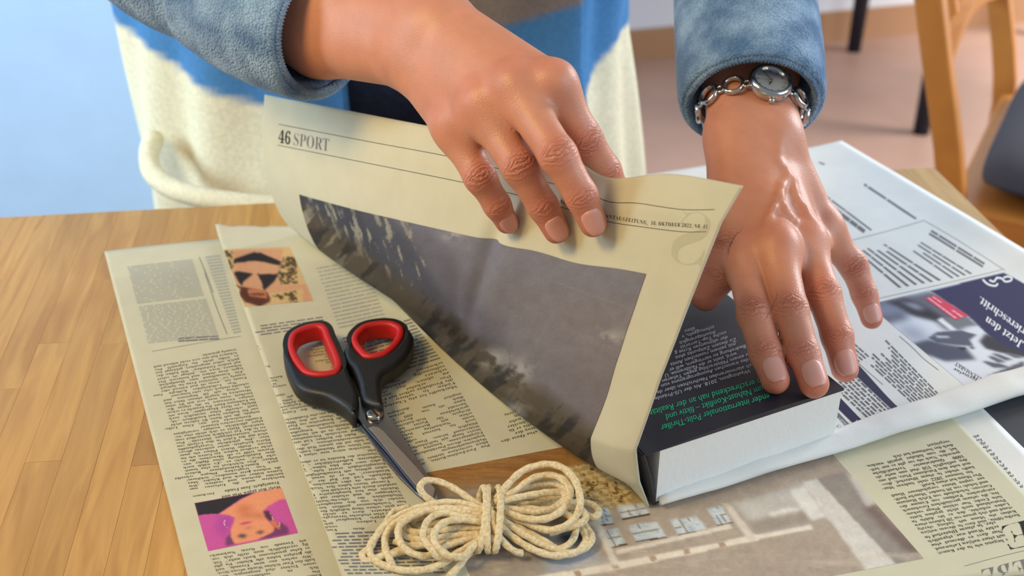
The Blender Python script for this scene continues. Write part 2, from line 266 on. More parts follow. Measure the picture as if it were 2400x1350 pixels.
SERIF_FINE = {
 '4': '559;180 0,180 53,208 53,224 54,240 56,253 60,266 66,277 74,284 87,289 104,290 125,290 186,13 186,13 247,297 714,436 714,436 252,540 252,540 186,436 186,436 125,438 104,442 87,450 74,460 66,473 60,487 56,502 54,518 53,531 53,531 0;83 252,290 252,290 427,290 449,290 473,291 497,292 522,292 547,294 572,295 596,297 619,294 613,291 605,286 597,282 587,276 577,271 566,265 556,259 545,252 533,246 523,241 513,235 503,230 494,225 487,221 480,218 475',
 '6': '559;293 -10,257 -8,224 -1,192 11,163 26,137 47,113 73,93 103,76 138,62 179,53 224,47 275,45 330,46 371,49 410,55 448,62 485,72 519,84 552,99 582,115 610,134 635,155 657,178 677,204 694,232 707,263 716,295 722,330 724,361 723,388 720,413 715,434 709,451 700,467 691,479 680,490 668,497 655,503 642,506 628,507 614,505 599,500 585,492 572,480 559,464 549,443 542,418 537,387 536,387 551,386 566,384 581,382 596,378 610,374 623,368 635,362 645,354 654,345 660,334 664,321 665,293 661,268 648,246 626,227 597,211 559,199 513,191 461,186 401,197 408,209 414,224 421,240 427,257 432,277 435,300 437,324 438,367 435,406 424,440 407,470 383,493 354,510 318,521 277,524 231,520 180,509 134,491 93,466 57,433 28,393 7,347 -6;296 56,314 58,330 66,344 78,357 95,366 118,373 147,378 181,379 221,377 259,373 291,365 318,355 339,341 356,325 368,307 375,287 377,273 376,259 373,245 368,230 362,215 354,203 346,194 337,186 329,188 262,195 205,205 158,219 120,235 92,254 72,274 60',
 'B': '659;24 0,24 26,47 28,67 33,82 39,93 48,101 60,107 77,110 97,111 122,111 549,111 569,109 587,107 602,103 614,98 624,92 633,85 639,76 645,66 648,53 651,39 652,23 653,23 678,328 678,443 668,525 639,574 590,590 522,580 466,549 422,498 389,427 368,513 343,574 306,611 257,623 196,619 152,605 113,583 80,553 52,514 29,468 13,414 3,354 0;271 375,280 375,317 377,348 383,373 392,392 405,406 424,416 448,422 478,424 514,423 546,418 573,411 596,401 614,387 628,370 638,348 644,322 646,307 645,294 643,285 638,280 633,276 624,273 613,272 599,271 582;330 36,360 38,385 45,406 57,422 73,433 94,441 121,446 153,448 191,446 230,439 262,428 289,413 309,392 324,365 335,333 342,294 344,271 344,271 97,272 81,274 68,278 58,284 49,291 44,301 39,314 37',
 'E': '658;21 0,21 25,45 26,66 30,81 36,93 44,101 56,107 71,111 92,112 116,112 549,111 579,107 603,101 621,93 634,81 642,66 648,47 652,24 653,24 678,594 678,594 476,571 476,562 519,549 555,530 583,507 605,477 621,440 632,396 639,345 641,330 641,317 640,306 639,298 637,290 635,285 631,280 627,277 621,275 613,273 603,272 592,272 578,272 366,288 366,319 368,346 375,368 385,386 400,400 421,412 446,422 477,429 514,453 514,453 176,428 176,425 204,420 230,414 251,407 270,397 286,386 299,373 309,359 318,342 323,322 328,300 330,276 331,272 331,272 100,273 83,275 69,280 59,286 52,295 47,307 44,323 42,343 41,378 42,410 45,440 50,467 57,491 67,513 79,534 94,552 111,569 132,585 156,599 183,612 213,640 213,599 0',
 'J': '492;162 -97,139 -96,117 -93,96 -87,77 -80,59 -71,43 -60,29 -47,17 -33,7 -18,1 -1,-4 16,-5 34,-4 51,0 66,7 79,16 90,27 99,39 106,52 110,66 111,81 110,95 106,107 100,118 92,127 82,133 70,137 56,138 41,137 30,135 19,131 9,126 -2,121 -12,117 -19,115 -25,114 -29,117 -43,125 -52,138 -58,156 -60,173 -59,187 -54,198 -47,207 -37,212 -24,217 -8,219 10,220 32,220 546,220 565,218 582,216 597,212 609,207 619,201 628,192 635,182 641,170 645,155 648,138 651,118 653,118 678,468 678,468 653,451 651,436 649,423 645,412 641,403 636,396 630,391 621,387 611,384 599,382 584,380 567,380 546,380 132,366 32,326 -40,257 -83',
 'K': '760;24 0,24 26,48 28,68 32,83 39,94 47,102 59,108 75,111 95,112 120,112 564,111 586,107 605,102 620,94 632,82 640,67 647,48 651,25 653,25 678,361 678,361 653,344 651,329 649,316 646,305 643,296 639,289 633,283 626,279 618,276 608,274 595,272 581,272 564,272 348,478 556,496 576,509 593,516 609,519 623,514 636,498 645,471 651,433 653,433 678,723 678,723 653,710 653,665 646,618 624,567 588,513 537,403 424,690 69,699 59,708 50,716 43,725 37,734 33,746 29,758 27,773 26,773 0,418 0,418 26,429 26,438 26,447 27,456 27,463 28,469 28,475 30,479 31,487 35,493 40,496 45,497 51,495 60,491 70,482 83,471 98,297 318,272 295,272 120,273 95,277 75,282 59,290 47,301 39,317 32,337 28,361 26,361 0',
 'L': '635;23 0,23 26,47 28,67 32,82 39,93 47,101 59,107 75,110 95,111 120,111 564,110 587,106 606,101 621,93 632,81 641,66 647,47 651,24 653,24 678,372 678,372 653,353 653,337 651,322 649,310 646,300 642,291 636,285 629,280 620,276 609,273 597,272 581,271 564,271 123,271 107,272 92,274 80,276 70,279 62,284 55,290 50,298 47,307 44,318 42,332 41,348 41,383 42,414 46,443 51,469 59,492 69,513 83,533 99,551 118,567 141,582 167,596 197,609 230,636 230,598 0',
 'O': '782;388 -16,352 -14,317 -9,283 -1,251 11,220 26,192 43,165 63,141 86,118 111,98 138,81 168,67 199,56 232,48 267,43 302,41 339,43 376,48 411,56 446,67 479,81 510,98 539,118 566,141 592,166 614,193 635,222 652,254 667,287 679,321 687,357 692,395 694,431 692,466 687,500 679,532 667,563 653,591 636,618 616,642 594,664 569,684 542,701 512,716 481,727 448,735 413,740 377,742 339,740 302,735 267,727 232,716 199,701 168,684 138,664 111,641 86,616 63,589 43,560 26,529 11,496 -1,461 -9,425 -14;394 18,469 38,522 98,554 199,565 339,562 413,553 478,538 533,518 578,492 614,461 640,426 655,387 660,312 640,259 580,227 479,216 339,219 265,228 201,243 146,264 100,290 64,321 38,355 23',
 'P': '622;23 0,23 26,47 28,67 32,82 39,93 47,101 59,107 75,110 95,111 120,111 564,110 586,106 605,101 620,93 631,81 639,66 646,47 651,24 653,24 678,318 678,377 677,428 672,468 665,500 655,524 643,546 628,564 611,580 592,593 571,602 547,607 521,609 494,605 454,593 417,574 385,546 358,511 335,468 319,418 309,360 306,271 306,271 120,272 95,275 75,281 59,289 47,300 39,316 32,336 28,360 26,360 0;271 342,300 342,334 344,363 351,387 361,405 376,418 396,427 422,433 453,435 490,433 526,429 558,421 584,410 605,394 621,375 633,351 640,322 642,308 641,297 639,288 636,282 631,277 625,274 616,272 606,271 593',
 'R': '704;23 0,23 26,47 28,67 32,82 39,93 47,101 59,107 75,110 95,111 120,111 564,110 586,106 605,101 620,93 631,81 639,66 646,47 650,24 653,24 678,323 678,393 675,454 667,505 653,547 634,579 609,603 578,616 541,621 498,612 441,583 395,535 359,469 333,643 75,651 63,659 53,667 45,674 38,681 33,690 29,700 27,712 26,715 26,715 0,504 0,300 316,271 316,271 120,272 95,275 75,281 59,289 47,300 39,316 32,336 28,360 26,360 0;271 348,303 348,339 350,370 357,396 369,417 385,432 405,443 432,450 463,452 500,445 562,423 607,386 633,334 642,316 641,301 639,290 635,282 629,277 621,274 609,272 593,271 574',
 'S': '581;64 -16,64 235,93 235,107 184,123 140,143 104,166 74,192 51,222 35,256 25,293 22,320 24,344 30,365 40,383 53,397 70,407 89,413 110,415 133,410 164,395 192,370 217,335 238,242 284,201 306,167 329,138 352,115 376,97 402,84 430,77 461,74 494,76 523,80 551,89 576,100 600,114 621,131 639,150 655,172 669,195 680,220 688,247 692,275 694,290 694,307 692,324 690,342 687,360 683,379 678,399 673,420 667,424 666,428 665,431 664,434 663,437 663,440 662,443 662,446 662,458 664,467 670,473 680,477 694,505 694,505 475,480 475,472 502,462 528,451 551,437 573,422 593,406 610,388 626,370 639,350 649,330 656,310 661,289 662,265 660,243 655,224 647,208 635,195 621,186 604,180 586,178 566,180 547,185 530,193 515,204 501,219 488,236 476,257 463,281 451,377 406,406 392,431 377,454 362,473 347,488 331,502 315,513 298,521 280,527 261,531 242,534 220,535 198,533 167,527 138,518 111,505 86,488 63,468 43,444 26,418 11,389 0,357 -8,323 -13,286 -15,273 -15,261 -14,249 -13,236 -11,224 -9,211 -7,199 -3,187 1,175 5,164 9,155 12,147 14,139 16,134 17,129 18,126 18,119 18,112 16,107 14,103 10,100 6,97 0,94 -7,91 -16',
 'T': '630;137 0,137 26,162 27,183 31,199 37,212 46,220 58,227 74,231 95,232 120,232 645,222 645,185 642,151 634,122 620,97 601,76 576,60 546,49 512,43 473,16 473,16 678,611 678,611 472,586 472,568 548,531 602,475 634,400 645,392 645,392 120,393 94,397 73,403 57,412 45,424 37,440 31,462 27,488 26,488 0',
 'a': '512;379 -15,346 -11,321 2,305 23,298 52,263 24,225 3,185 -9,142 -13,117 -11,95 -6,76 4,60 17,47 33,38 51,32 72,30 94,34 126,46 154,66 180,95 202,131 223,177 244,232 264,296 283,296 359,295 379,292 395,286 409,278 420,268 429,255 435,239 439,220 440,192 438,171 432,159 422,155 408,156 404,159 399,163 391,169 382,175 372,180 363,182 353,183 344,182 331,178 320,172 309,164 301,153 293,142 288,129 285,115 284,100 285,87 289,76 294,67 302,59 313,53 324,50 337,49 352,51 369,55 385,63 400,73 414,87 428,103 439,121 449,141 458,163 465,188 470,213 473,241 474,291 472,332 464,366 452,392 435,411 413,425 385,433 352,436 313,436 93,436 81,437 72,438 64,439 59,441 56,444 53,448 52,453 51,458 52,464 54,470 57,477 62,490 41,465 17,438 -1,409 -11;225 50,232 51,241 53,249 56,259 61,269 67,278 75,287 84,296 94,296 252,243 234,206 206,184 170,176 125,179 92,188 69,204 55',
 'c': '437;232 -15,204 -13,178 -7,153 2,129 16,107 33,88 53,71 75,56 101,44 129,36 158,31 190,29 223,31 258,37 292,46 323,60 353,76 379,96 403,118 424,143 442,170 456,198 467,228 473,260 475,294 473,324 467,350 458,373 444,390 427,403 409,410 388,413 365,412 352,409 340,404 329,397 320,388 313,377 308,365 305,352 304,326 308,307 321,296 343,292 373,292 377,292 381,293 385,293 389,293 393,294 397,294 400,294 404,291 421,284 432,270 440,252 442,215 432,188 401,172 350,167 279,169 228,176 183,188 145,204 114,224 89,248 71,274 61,304 57,330 60,356 69,380 85,404 107,424 90,384 44,339 11,288 -8',
 'd': '551;208 -15,183 -13,159 -7,136 2,116 15,96 32,79 52,65 74,52 99,42 126,35 156,30 186,29 219,31 256,35 291,43 324,54 354,67 381,83 404,101 425,121 442,143 456,167 466,191 472,217 474,250 470,281 460,308 442,332 417,332 597,331 611,328 623,323 633,316 640,307 646,294 650,280 653,262 654,262 678,475 678,475 112,476 95,477 81,480 69,484 60,489 54,498 48,511 44,526 41,526 16,484 14,438 8,387 -1,332 -15,332 58,309 26,280 3,247 -10;255 42,266 43,278 47,289 53,301 62,311 72,320 84,327 98,332 113,332 360,329 372,324 383,316 393,307 402,296 409,285 414,272 417,259 418,237 415,219 406,205 392,194 372,186 345,180 312,176 273,175 228,176 184,179 146,185 113,193 87,204 67,218 53,235 45',
 'e': '448;229 -15,201 -13,174 -7,149 2,126 15,105 32,86 52,69 76,55 102,44 131,36 163,31 197,29 234,31 268,36 300,44 330,56 358,71 384,88 406,107 426,130 443,153 457,179 466,206 472,234 474,275 470,311 460,343 442,371 417,393 386,408 349,418 306,421 258,421 247,174 247,182 167,206 109,244 74,297 63,326 67,353 79,378 100,402 128,424 108,384 54,339 16,287 -7;173 286,300 286,300 320,299 349,297 375,293 396,288 413,280 425,269 435,256 440,240 442,211 433,190 407,177 364,173 303',
 'h': '567;27 0,27 24,40 25,52 28,60 32,67 38,72 46,75 56,77 68,78 83,78 594,77 608,76 621,72 631,68 639,62 645,53 650,42 653,28 655,28 678,220 678,220 397,250 431,284 455,321 469,362 474,419 464,459 434,484 385,492 315,492 83,493 69,495 56,498 46,502 38,508 33,517 28,528 25,541 24,541 0,301 0,301 24,308 24,326 28,340 39,347 57,350 83,350 323,349 342,348 359,345 373,341 384,335 393,327 399,316 403,302 404,279 401,258 391,238 374,220 350,220 83,221 69,222 56,225 46,230 38,235 33,244 28,255 25,268 24,268 0',
 'i': '295;150 539,135 540,121 544,108 551,97 561,87 572,80 585,76 599,75 614,76 629,80 644,87 656,97 668,108 678,121 684,135 689,150 690,165 689,179 685,192 678,204 668,213 656,220 644,224 629,225 614,224 599,220 585,213 572,203 561,191 551,179 544,165 540;27 0,27 24,41 26,52 28,61 33,68 38,72 45,75 55,77 68,78 83,78 375,77 392,76 406,73 416,70 424,64 429,55 433,44 436,30 437,31 462,221 462,221 83,222 69,223 57,226 47,230 39,236 33,244 29,255 26,268 24,268 0',
 'n': '567;27 0,27 24,40 25,52 28,60 32,67 38,72 46,75 56,77 68,78 83,78 377,77 391,76 404,72 414,68 423,62 429,53 434,42 437,28 438,28 462,220 462,220 398,250 431,283 455,321 469,362 474,419 464,459 434,484 385,492 315,492 83,493 69,495 56,498 46,502 39,508 33,517 28,528 25,541 24,541 0,301 0,301 24,308 24,326 28,340 39,347 57,350 83,350 323,349 342,348 359,345 373,341 384,335 393,327 399,316 403,302 404,279 401,258 390,238 374,220 350,220 83,221 69,222 56,225 46,230 39,235 33,244 28,255 25,268 24,268 0',
 'r': '428;27 0,27 24,41 26,52 28,61 33,68 38,72 45,75 55,77 68,78 83,78 375,77 392,76 406,73 417,69 424,63 430,55 433,44 436,30 437,31 462,217 462,217 375,231 398,245 417,261 434,279 449,296 460,313 468,330 472,347 474,367 473,384 469,398 462,410 452,419 441,426 428,430 413,431 396,430 382,427 370,421 359,414 349,405 341,394 336,382 332,369 331,357 332,346 334,338 338,331 343,324 350,319 357,313 364,308 372,303 379,296 383,289 386,281 387,271 385,261 380,251 372,241 360,233 345,227 327,223 308,222 286,222 83,223 67,226 55,230 45,237 37,246 32,258 28,274 26,294 24,294 0',
 's': '429;225 -15,204 -14,181 -9,156 -1,129 9,124 11,120 12,114 13,109 13,98 11,89 7,81 -2,76 -13,53 -13,53 157,79 157,87 127,98 101,112 78,129 58,148 42,167 31,188 24,209 22,226 23,242 26,255 32,266 40,275 49,281 60,285 73,286 87,283 107,273 125,256 142,232 156,159 193,135 206,113 221,96 236,81 252,70 269,62 287,57 307,55 328,58 358,65 386,78 411,97 433,119 451,146 465,176 472,210 475,218 475,227 474,237 472,247 471,258 468,270 465,282 462,296 458,299 457,301 457,304 456,307 456,310 455,312 454,315 454,317 454,325 455,332 459,338 466,343 475,363 475,363 330,340 330,331 355,320 378,307 397,293 412,276 425,259 434,241 439,222 441,207 440,194 437,182 432,173 425,166 417,160 408,157 397,156 386,157 375,160 364,165 354,172 346,180 338,191 330,203 323,218 315,285 282,309 269,329 255,346 241,360 225,370 208,377 189,382 166,383 141,380 107,372 76,359 50,340 27,316 9,289 -5,259 -12',
 't': '340;184 -14,156 -12,133 -7,113 3,98 15,87 32,79 53,74 77,72 106,72 415,30 415,30 446,59 474,85 500,109 526,131 549,150 572,167 593,181 613,192 631,215 631,215 462,309 462,309 415,215 415,215 122,215 107,217 95,219 84,223 76,227 69,233 64,241 61,250 60,267 63,282 73,295 89,307 111,331 98,305 49,271 14,231 -7',
 'z': '436;19 0,19 21,250 428,191 428,165 427,143 422,123 415,108 404,94 391,83 372,73 349,65 322,39 322,47 462,409 462,409 433,187 37,227 37,260 39,288 44,312 53,332 65,348 81,363 103,376 129,387 160,411 160,399 0',
}

from mathutils.geometry import tessellate_polygon
GLY = {}
def sharea(L): return .5*np.sum(L[:, 0]*np.roll(L[:, 1], -1) - np.roll(L[:, 0], -1)*L[:, 1])
def thin(Ls, d):
    sg = np.sign(sharea(max(Ls, key=lambda l: abs(sharea(l))))); out = []
    for L in Ls:
        e = np.roll(L, -1, 0)-L; e /= np.maximum(np.linalg.norm(e, axis=1), 1e-9)[:, None]; nr = np.stack([-e[:, 1], e[:, 0]], 1)*sg
        v = nr + np.roll(nr, 1, 0); v /= np.maximum((v*nr).sum(1), .6)[:, None]; out.append(L + v*d)
    return out
def serif(src, st, d):
    for c, t in src.items():
        q = t.split(';'); Ls = [np.array([[float(w_) for w_ in p.split()] for p in l_.split(',')])/1000 for l_ in q[1:]]
        Ls = [l_ for l_ in Ls if len(l_) > 2]
        if d: Ls = thin(Ls, d)
        GLY[(st, c)] = (np.vstack(Ls), [tuple(f) for f in tessellate_polygon([[Vector((x, y, 0)) for x, y in l_] for l_ in Ls])], int(q[0])/1000)
def make_glyphs():
    cu = bpy.data.curves.new('g', 'FONT'); chars = CH+PUN+'ßäöüÄÖÜ'; body = ['|']
    for c in chars: body += [c, c+'|']
    cu.body = '\n'.join(body); cu.resolution_u = 2; cu.space_line = 2.0
    ob = bpy.data.objects.new('g', cu); COL.objects.link(ob); dg = bpy.context.evaluated_depsgraph_get()
    me = ob.evaluated_get(dg).to_mesh(); n = len(me.vertices); V = np.zeros(n*3, np.float32); me.vertices.foreach_get('co', V); V = V.reshape(-1, 3)[:, :2].astype(float)
    row = np.round((.25 - V[:, 1])/2).astype(int); rows = {}
    for p in me.polygons: rows.setdefault(int(row[p.vertices[0]]), []).append(tuple(p.vertices))
    ref = V[row == 0, 0].max()
    for i, c in enumerate(chars):
        idx = np.where(row == 1+2*i)[0]; mp = {int(q): j for j, q in enumerate(idx)}; G = V[idx].copy(); G[:, 1] += (1+2*i)*2
        F = [tuple(mp[q] for q in f) for f in rows.get(1+2*i, []) if all(q in mp for q in f)]
        GLY[('sans', c)] = (G, F, V[row == 2+2*i, 0].max() - ref)
    bpy.data.objects.remove(ob); bpy.data.curves.remove(cu)
    serif(SERIF, 'rm', .010); serif(SERIF_FINE, 'fine', .012); serif(SERIF_FINE, 'bf', 0); serif(SERIF_FINE, 'thin', .024)
    for st in ('rm', 'bf', 'fine', 'thin'):
        for c in PUN: GLY[(st, c)] = GLY[('sans', c)]
    for st in ('rm',):
        for u, b in zip('äöüÄÖÜ', 'aouAOU'):
            V, F, a = GLY[(st, b)]; y = .56 if b.islower() else .76; cx = (V[:, 0].min()+V[:, 0].max())/2; W = []; G = []
            for dx in (-.12, .12):
                k = len(V)+len(W); W += [(cx+dx-.05, y), (cx+dx+.05, y), (cx+dx+.05, y+.11), (cx+dx-.05, y+.11)]; G.append((k, k+1, k+2, k+3))
            GLY[(st, u)] = (np.vstack([V, W]), list(F)+G, a)
        GLY[(st, 'ç')] = GLY[(st, 'c')]
make_glyphs()
def layout(text, st, width=None, track=0.0):
    """verts (x along, y up, em=1), faces and width; width justifies by stretching the spaces"""
    sp = .27; nat = 0
    for c in text: nat += sp if c == ' ' else GLY.get((st, c), ((), (), .5))[2] + track
    k = text.strip().count(' ')
    if width and k and width > nat: sp += (width-nat)/k
    x = 0; Vs = []; Fs = []; n = 0
    for c in text:
        if c == ' ': x += sp; continue
        g = GLY.get((st, c))
        if g is None: x += .4; continue
        V = g[0].copy(); V[:, 0] += x; Vs.append(V); Fs += [tuple(i+n for i in f) for f in g[1]]; n += len(V); x += g[2] + track
    return (np.concatenate(Vs) if Vs else np.zeros((0, 2))), Fs, x
class Page:
    """a page surface that print can be laid on"""
    def __init__(s, V, F): s.bvh = BVHTree.FromPolygons([Vector(v) for v in V], F)
    def cast(s, X, Y, off=.00012):
        P = np.zeros((len(X), 3)); ok = np.zeros(len(X), bool); o = Vector(CP)
        xx = (np.asarray(X)-1200)/FPX; yy = -(np.asarray(Y)-675)/FPX; D = np.stack([xx, _c+yy*_s, -_s+yy*_c], 1).tolist(); rc = s.bvh.ray_cast
        for i, d in enumerate(D):
            l, nrm, _, _ = rc(o, d)
            if l is not None:
                if nrm[0]*d[0]+nrm[1]*d[1]+nrm[2]*d[2] > 0: nrm = -nrm
                P[i] = l + nrm*off; ok[i] = True
        return P, ok
class Ink:
    """collects print of one colour on one page"""
    def __init__(s, page, off=.00012): s.page = page; s.X = []; s.Y = []; s.F = []; s.n = 0; s.off = off
    def add(s, X, Y, F):
        s.X.append(np.asarray(X, float)); s.Y.append(np.asarray(Y, float)); s.F += [tuple(i+s.n for i in f) for f in F]; s.n += len(X)
    def line(s, text, p0, p1, h, st='rm', up=None, track=0.0, fit=True):
        """one line of text from baseline pixel p0 to p1, h = em height in pixels along up"""
        p0, p1 = np.array(p0, float), np.array(p1, float); V, F, wd = layout(text, st, track=track)
        if not len(V): return
        d = p1-p0
        if up is None: up = np.array([d[1], -d[0]]); 
        up = unit(np.array(up, float))*h; q = p0 + V[:, :1]/wd*d + V[:, 1:]*up
        s.add(q[:, 0], q[:, 1], F)
    def block(s, lines, TL, TR, BR, BL, st='rm', em=1.0, justify=True, hide=None):
        TL, TR, BR, BL = [np.array(q, float) for q in (TL, TR, BR, BL)]; n = len(lines)
        nat = [layout(t.strip('¶'), st)[2] for t in lines if t.strip('¶')]
        W = max(nat)
        for i, t in enumerate(lines):
            if not t.strip('¶ '): continue
            V, F, wd = layout(t.strip('¶'), st, W if (justify and not t.endswith('¶')) else None)
            a = V[:, 0]/W; b = (i + .80 - V[:, 1]*em)/n; a = a[:, None]; b = b[:, None]
            q = (1-a)*(1-b)*TL + a*(1-b)*TR + a*b*BR + (1-a)*b*BL
            s.add(q[:, 0], q[:, 1], F)
    def quad(s, *P, n=1):
        P = [np.array(p, float) for p in P]; k = n+1; X = []; Y = []
        for i in range(k):
            for j in range(k):
                a, b = i/n, j/n; q = (1-a)*(1-b)*P[0] + a*(1-b)*P[1] + a*b*P[2] + (1-a)*b*P[3]; X.append(q[0]); Y.append(q[1])
        s.add(X, Y, gridf(k, k))
    def rule(s, pts, w=1.2):
        pts = resample(pts, max(8, len(pts)*5)); T = np.gradient(pts, axis=0); T /= np.linalg.norm(T, axis=1)[:, None]
        N_ = np.stack([-T[:, 1], T[:, 0]], 1)*w/2; A, B = pts+N_, pts-N_; n = len(pts)
        s.add(np.r_[A[:, 0], B[:, 0]], np.r_[A[:, 1], B[:, 1]], [(i, i+1, n+i+1, n+i) for i in range(n-1)])
    def bars(s, TL, TR, BR, BL, n, thick=.45, seed=1, wmin=.06, wmax=.2, ragged=0):
        """lines of print too small or blurred to read"""
        r = random.Random(seed); TL, TR, BR, BL = [np.array(q, float) for q in (TL, TR, BR, BL)]
        for i in range(n):
            x = 0; end = 1 - (r.random()*ragged)
            while x < end:
                wd = min(r.uniform(wmin, wmax), end-x)
                if wd > .015:
                    q = []
                    for a, b in ((x, i+.25), (x+wd, i+.25), (x+wd, i+.25+thick), (x, i+.25+thick)):
                        b /= n; q.append((1-a)*(1-b)*TL + a*(1-b)*TR + a*b*BR + (1-a)*b*BL)
                    s.quad(*q)
                x += wd + r.uniform(.012, .03)
    def build(s, name, mat, parent, label=None):
        if not s.n: return None
        X, Y = np.concatenate(s.X), np.concatenate(s.Y); P, ok = s.page.cast(X, Y, s.off)
        F = [f for f in s.F if all(ok[i] for i in f)]
        used = np.unique([i for f in F for i in f]) if F else []
        if not len(used): return None
        mp = -np.ones(len(P), int); mp[used] = np.arange(len(used))
        o = mk(name, P[used], [tuple(int(mp[i]) for i in f) for f in F], mat, parent, smooth=False)
        if label: o['label'] = label
        return o

# ------------------------------------------------------------------ printed pictures: fine grids coloured per point
def vnoise(X, Y, seed=0):
    r = np.random.default_rng(seed); T = r.random((64, 64))
    xi = np.floor(X).astype(int); yi = np.floor(Y).astype(int); fx = X-xi; fy = Y-yi; fx = fx*fx*(3-2*fx); fy = fy*fy*(3-2*fy)
    g = lambda a, b: T[a % 64, b % 64]
    return (g(xi, yi)*(1-fx)+g(xi+1, yi)*fx)*(1-fy) + (g(xi, yi+1)*(1-fx)+g(xi+1, yi+1)*fx)*fy
def fbm(X, Y, seed=0, o=5):
    v = 0; a = .5; t = 0
    for k in range(o): v = v + a*vnoise(X*2**k, Y*2**k, seed+k); t += a; a *= .55
    return v/t
def inpoly(X, Y, pts):
    pts = np.asarray(pts, float); m = np.zeros(X.shape, bool); j = len(pts)-1
    for i in range(len(pts)):
        (x1, y1), (x2, y2) = pts[i], pts[j]
        if y1 != y2: m ^= ((y1 > Y) != (y2 > Y)) & (X < (x2-x1)*(Y-y1)/(y2-y1) + x1)
        j = i
    return m
def blur(A, k):
    if k <= 0: return A
    r = int(k*2)+1; w_ = np.exp(-.5*(np.arange(-r, r+1)/k)**2); w_ /= w_.sum()
    for ax in (0, 1):
        Pd = np.pad(A, [(r, r) if q == ax else (0, 0) for q in range(2)], mode='edge')
        A = sum(w_[i]*np.take(Pd, range(i, i+A.shape[ax]), ax) for i in range(2*r+1))
    return A
class Canvas:
    def __init__(s, quad, nu, nv, base):
        a, b = np.meshgrid(np.linspace(0, 1, nu), np.linspace(0, 1, nv), indexing='ij'); Q = [np.array(q, float) for q in quad]
        s.nu, s.nv = nu, nv; s.A, s.B = a, b
        f = lambda k: (1-a)*(1-b)*Q[0][k] + a*(1-b)*Q[1][k] + a*b*Q[2][k] + (1-a)*b*Q[3][k]
        s.X, s.Y = f(0), f(1); s.C = np.zeros((nu, nv, 3)) + np.array(base)/255
    def poly(s, pts, col, soft=.6, al=1.0, smooth=0):
        if smooth: pts = resample(pts, smooth, closed=True)
        m = blur(inpoly(s.X, s.Y, pts).astype(float), soft)*al; s.C += m[..., None]*(np.array(col)/255 - s.C)
    def mask(s, m, col): s.C += np.clip(m, 0, 1)[..., None]*(np.array(col)/255 - s.C)
    def grain(s, amt, sc=.15, seed=3): s.C *= (1 + amt*(fbm(s.X*sc, s.Y*sc, seed)-.5)*2)[..., None]
    def build(s, name, page, parent, off=.0001, label=None):
        P, ok = page.cast(s.X.ravel(), s.Y.ravel(), off); F = [f for f in gridf(s.nu, s.nv) if all(ok[i] for i in f)]
        P[~ok] = P[ok].mean(0)
        o = mk(name, P, F, M_print, parent, cols=lin(s.C.reshape(-1, 3)))
        if label: o['label'] = label
        return o
# ------------------------------------------------------------------ the room
M_floor = pm('laminate_floor', srgb('#b48c76'), .45, noise=.06, nscale=6)
M_wallL = pm('wall_daylight_tint', srgb('#bcd9f7'), .85, noise=.03, nscale=14, bump=.25, bscale=60)  # white wall, the blue cast of daylight is put into its colour
M_wallB = pm('wall_paint_grey', srgb('#eeeef0'), .85, noise=.02, nscale=5)
M_base = pm('baseboard_wood', srgb('#b98a63'), .5)
FZ = -TZ
o = box('floor', (-2.6, -1.2, FZ-.05), (4.2, 4.8, FZ), M_floor); tag(o, kind='structure')
box_l = box('wall_left', (-2.6, 1.42, FZ), (-.12, 1.54, 1.76), M_wallL); tag(box_l, kind='structure')
o = box('wall_return', (-.24, 1.54, FZ), (-.12, 3.10, 1.76), M_wallL); tag(o, kind='structure')
bw_a, bw_b = np.array([-.24, 3.06, 0]), np.array([4.2, 4.31, 0]); bw_t = unit(bw_b-bw_a); bw_n = np.array([-bw_t[1], bw_t[0], 0])
V, F = box_vf((bw_a+bw_b)/2 + bw_n*.06 + np.array([0,0,(FZ+1.76)/2]), (bw_b-bw_a)/2, bw_n*.06, (0,0,(1.76-FZ)/2))
tag(mk('wall_back', V, F, M_wallB, smooth=False), kind='structure')
V, F = box_vf((bw_a+bw_b)/2 - bw_n*.008 + np.array([0,0,FZ+.045]), (bw_b-bw_a)/2, bw_n*.008, (0,0,.045))
tag(mk('baseboard_back', V, F, M_base, smooth=False), kind='structure')

# ------------------------------------------------------------------ dining table: edge-glued beech staves
m, N, L, b = newmat('beech_stave'); M_beech = m
tc = N.new('ShaderNodeTexCoord'); mpn = N.new('ShaderNodeMapping'); mpn.inputs['Scale'].default_value = (1.0, .09, 1.0)
oi = N.new('ShaderNodeObjectInfo'); add = N.new('ShaderNodeVectorMath'); add.operation = 'ADD'
sc_ = N.new('ShaderNodeVectorMath'); sc_.operation = 'SCALE'; sc_.inputs['Scale'].default_value = 3.0
geo = N.new('ShaderNodeNewGeometry')
cmb = N.new('ShaderNodeCombineXYZ'); L.new(oi.outputs['Random'], cmb.inputs[0]); L.new(oi.outputs['Random'], cmb.inputs[2])
L.new(cmb.outputs[0], sc_.inputs[0]); L.new(geo.outputs['Position'], add.inputs[0]); L.new(sc_.outputs[0], add.inputs[1])
rotn = N.new('ShaderNodeMapping'); rotn.inputs['Rotation'].default_value = (0, 0, math.radians(-7))
L.new(add.outputs[0], rotn.inputs['Vector']); L.new(rotn.outputs[0], mpn.inputs['Vector'])
nz = N.new('ShaderNodeTexNoise'); nz.inputs['Scale'].default_value = 95; nz.inputs['Detail'].default_value = 6; nz.inputs['Distortion'].default_value = 1.2
L.new(mpn.outputs[0], nz.inputs['Vector'])
cr = N.new('ShaderNodeValToRGB'); cr.color_ramp.elements[0].position = .3; cr.color_ramp.elements[1].position = .72
cr.color_ramp.elements[0].color = (*srgb('#b5843f'), 1); cr.color_ramp.elements[1].color = (*srgb('#d2a45a'), 1); L.new(nz.outputs['Fac'], cr.inputs[0])
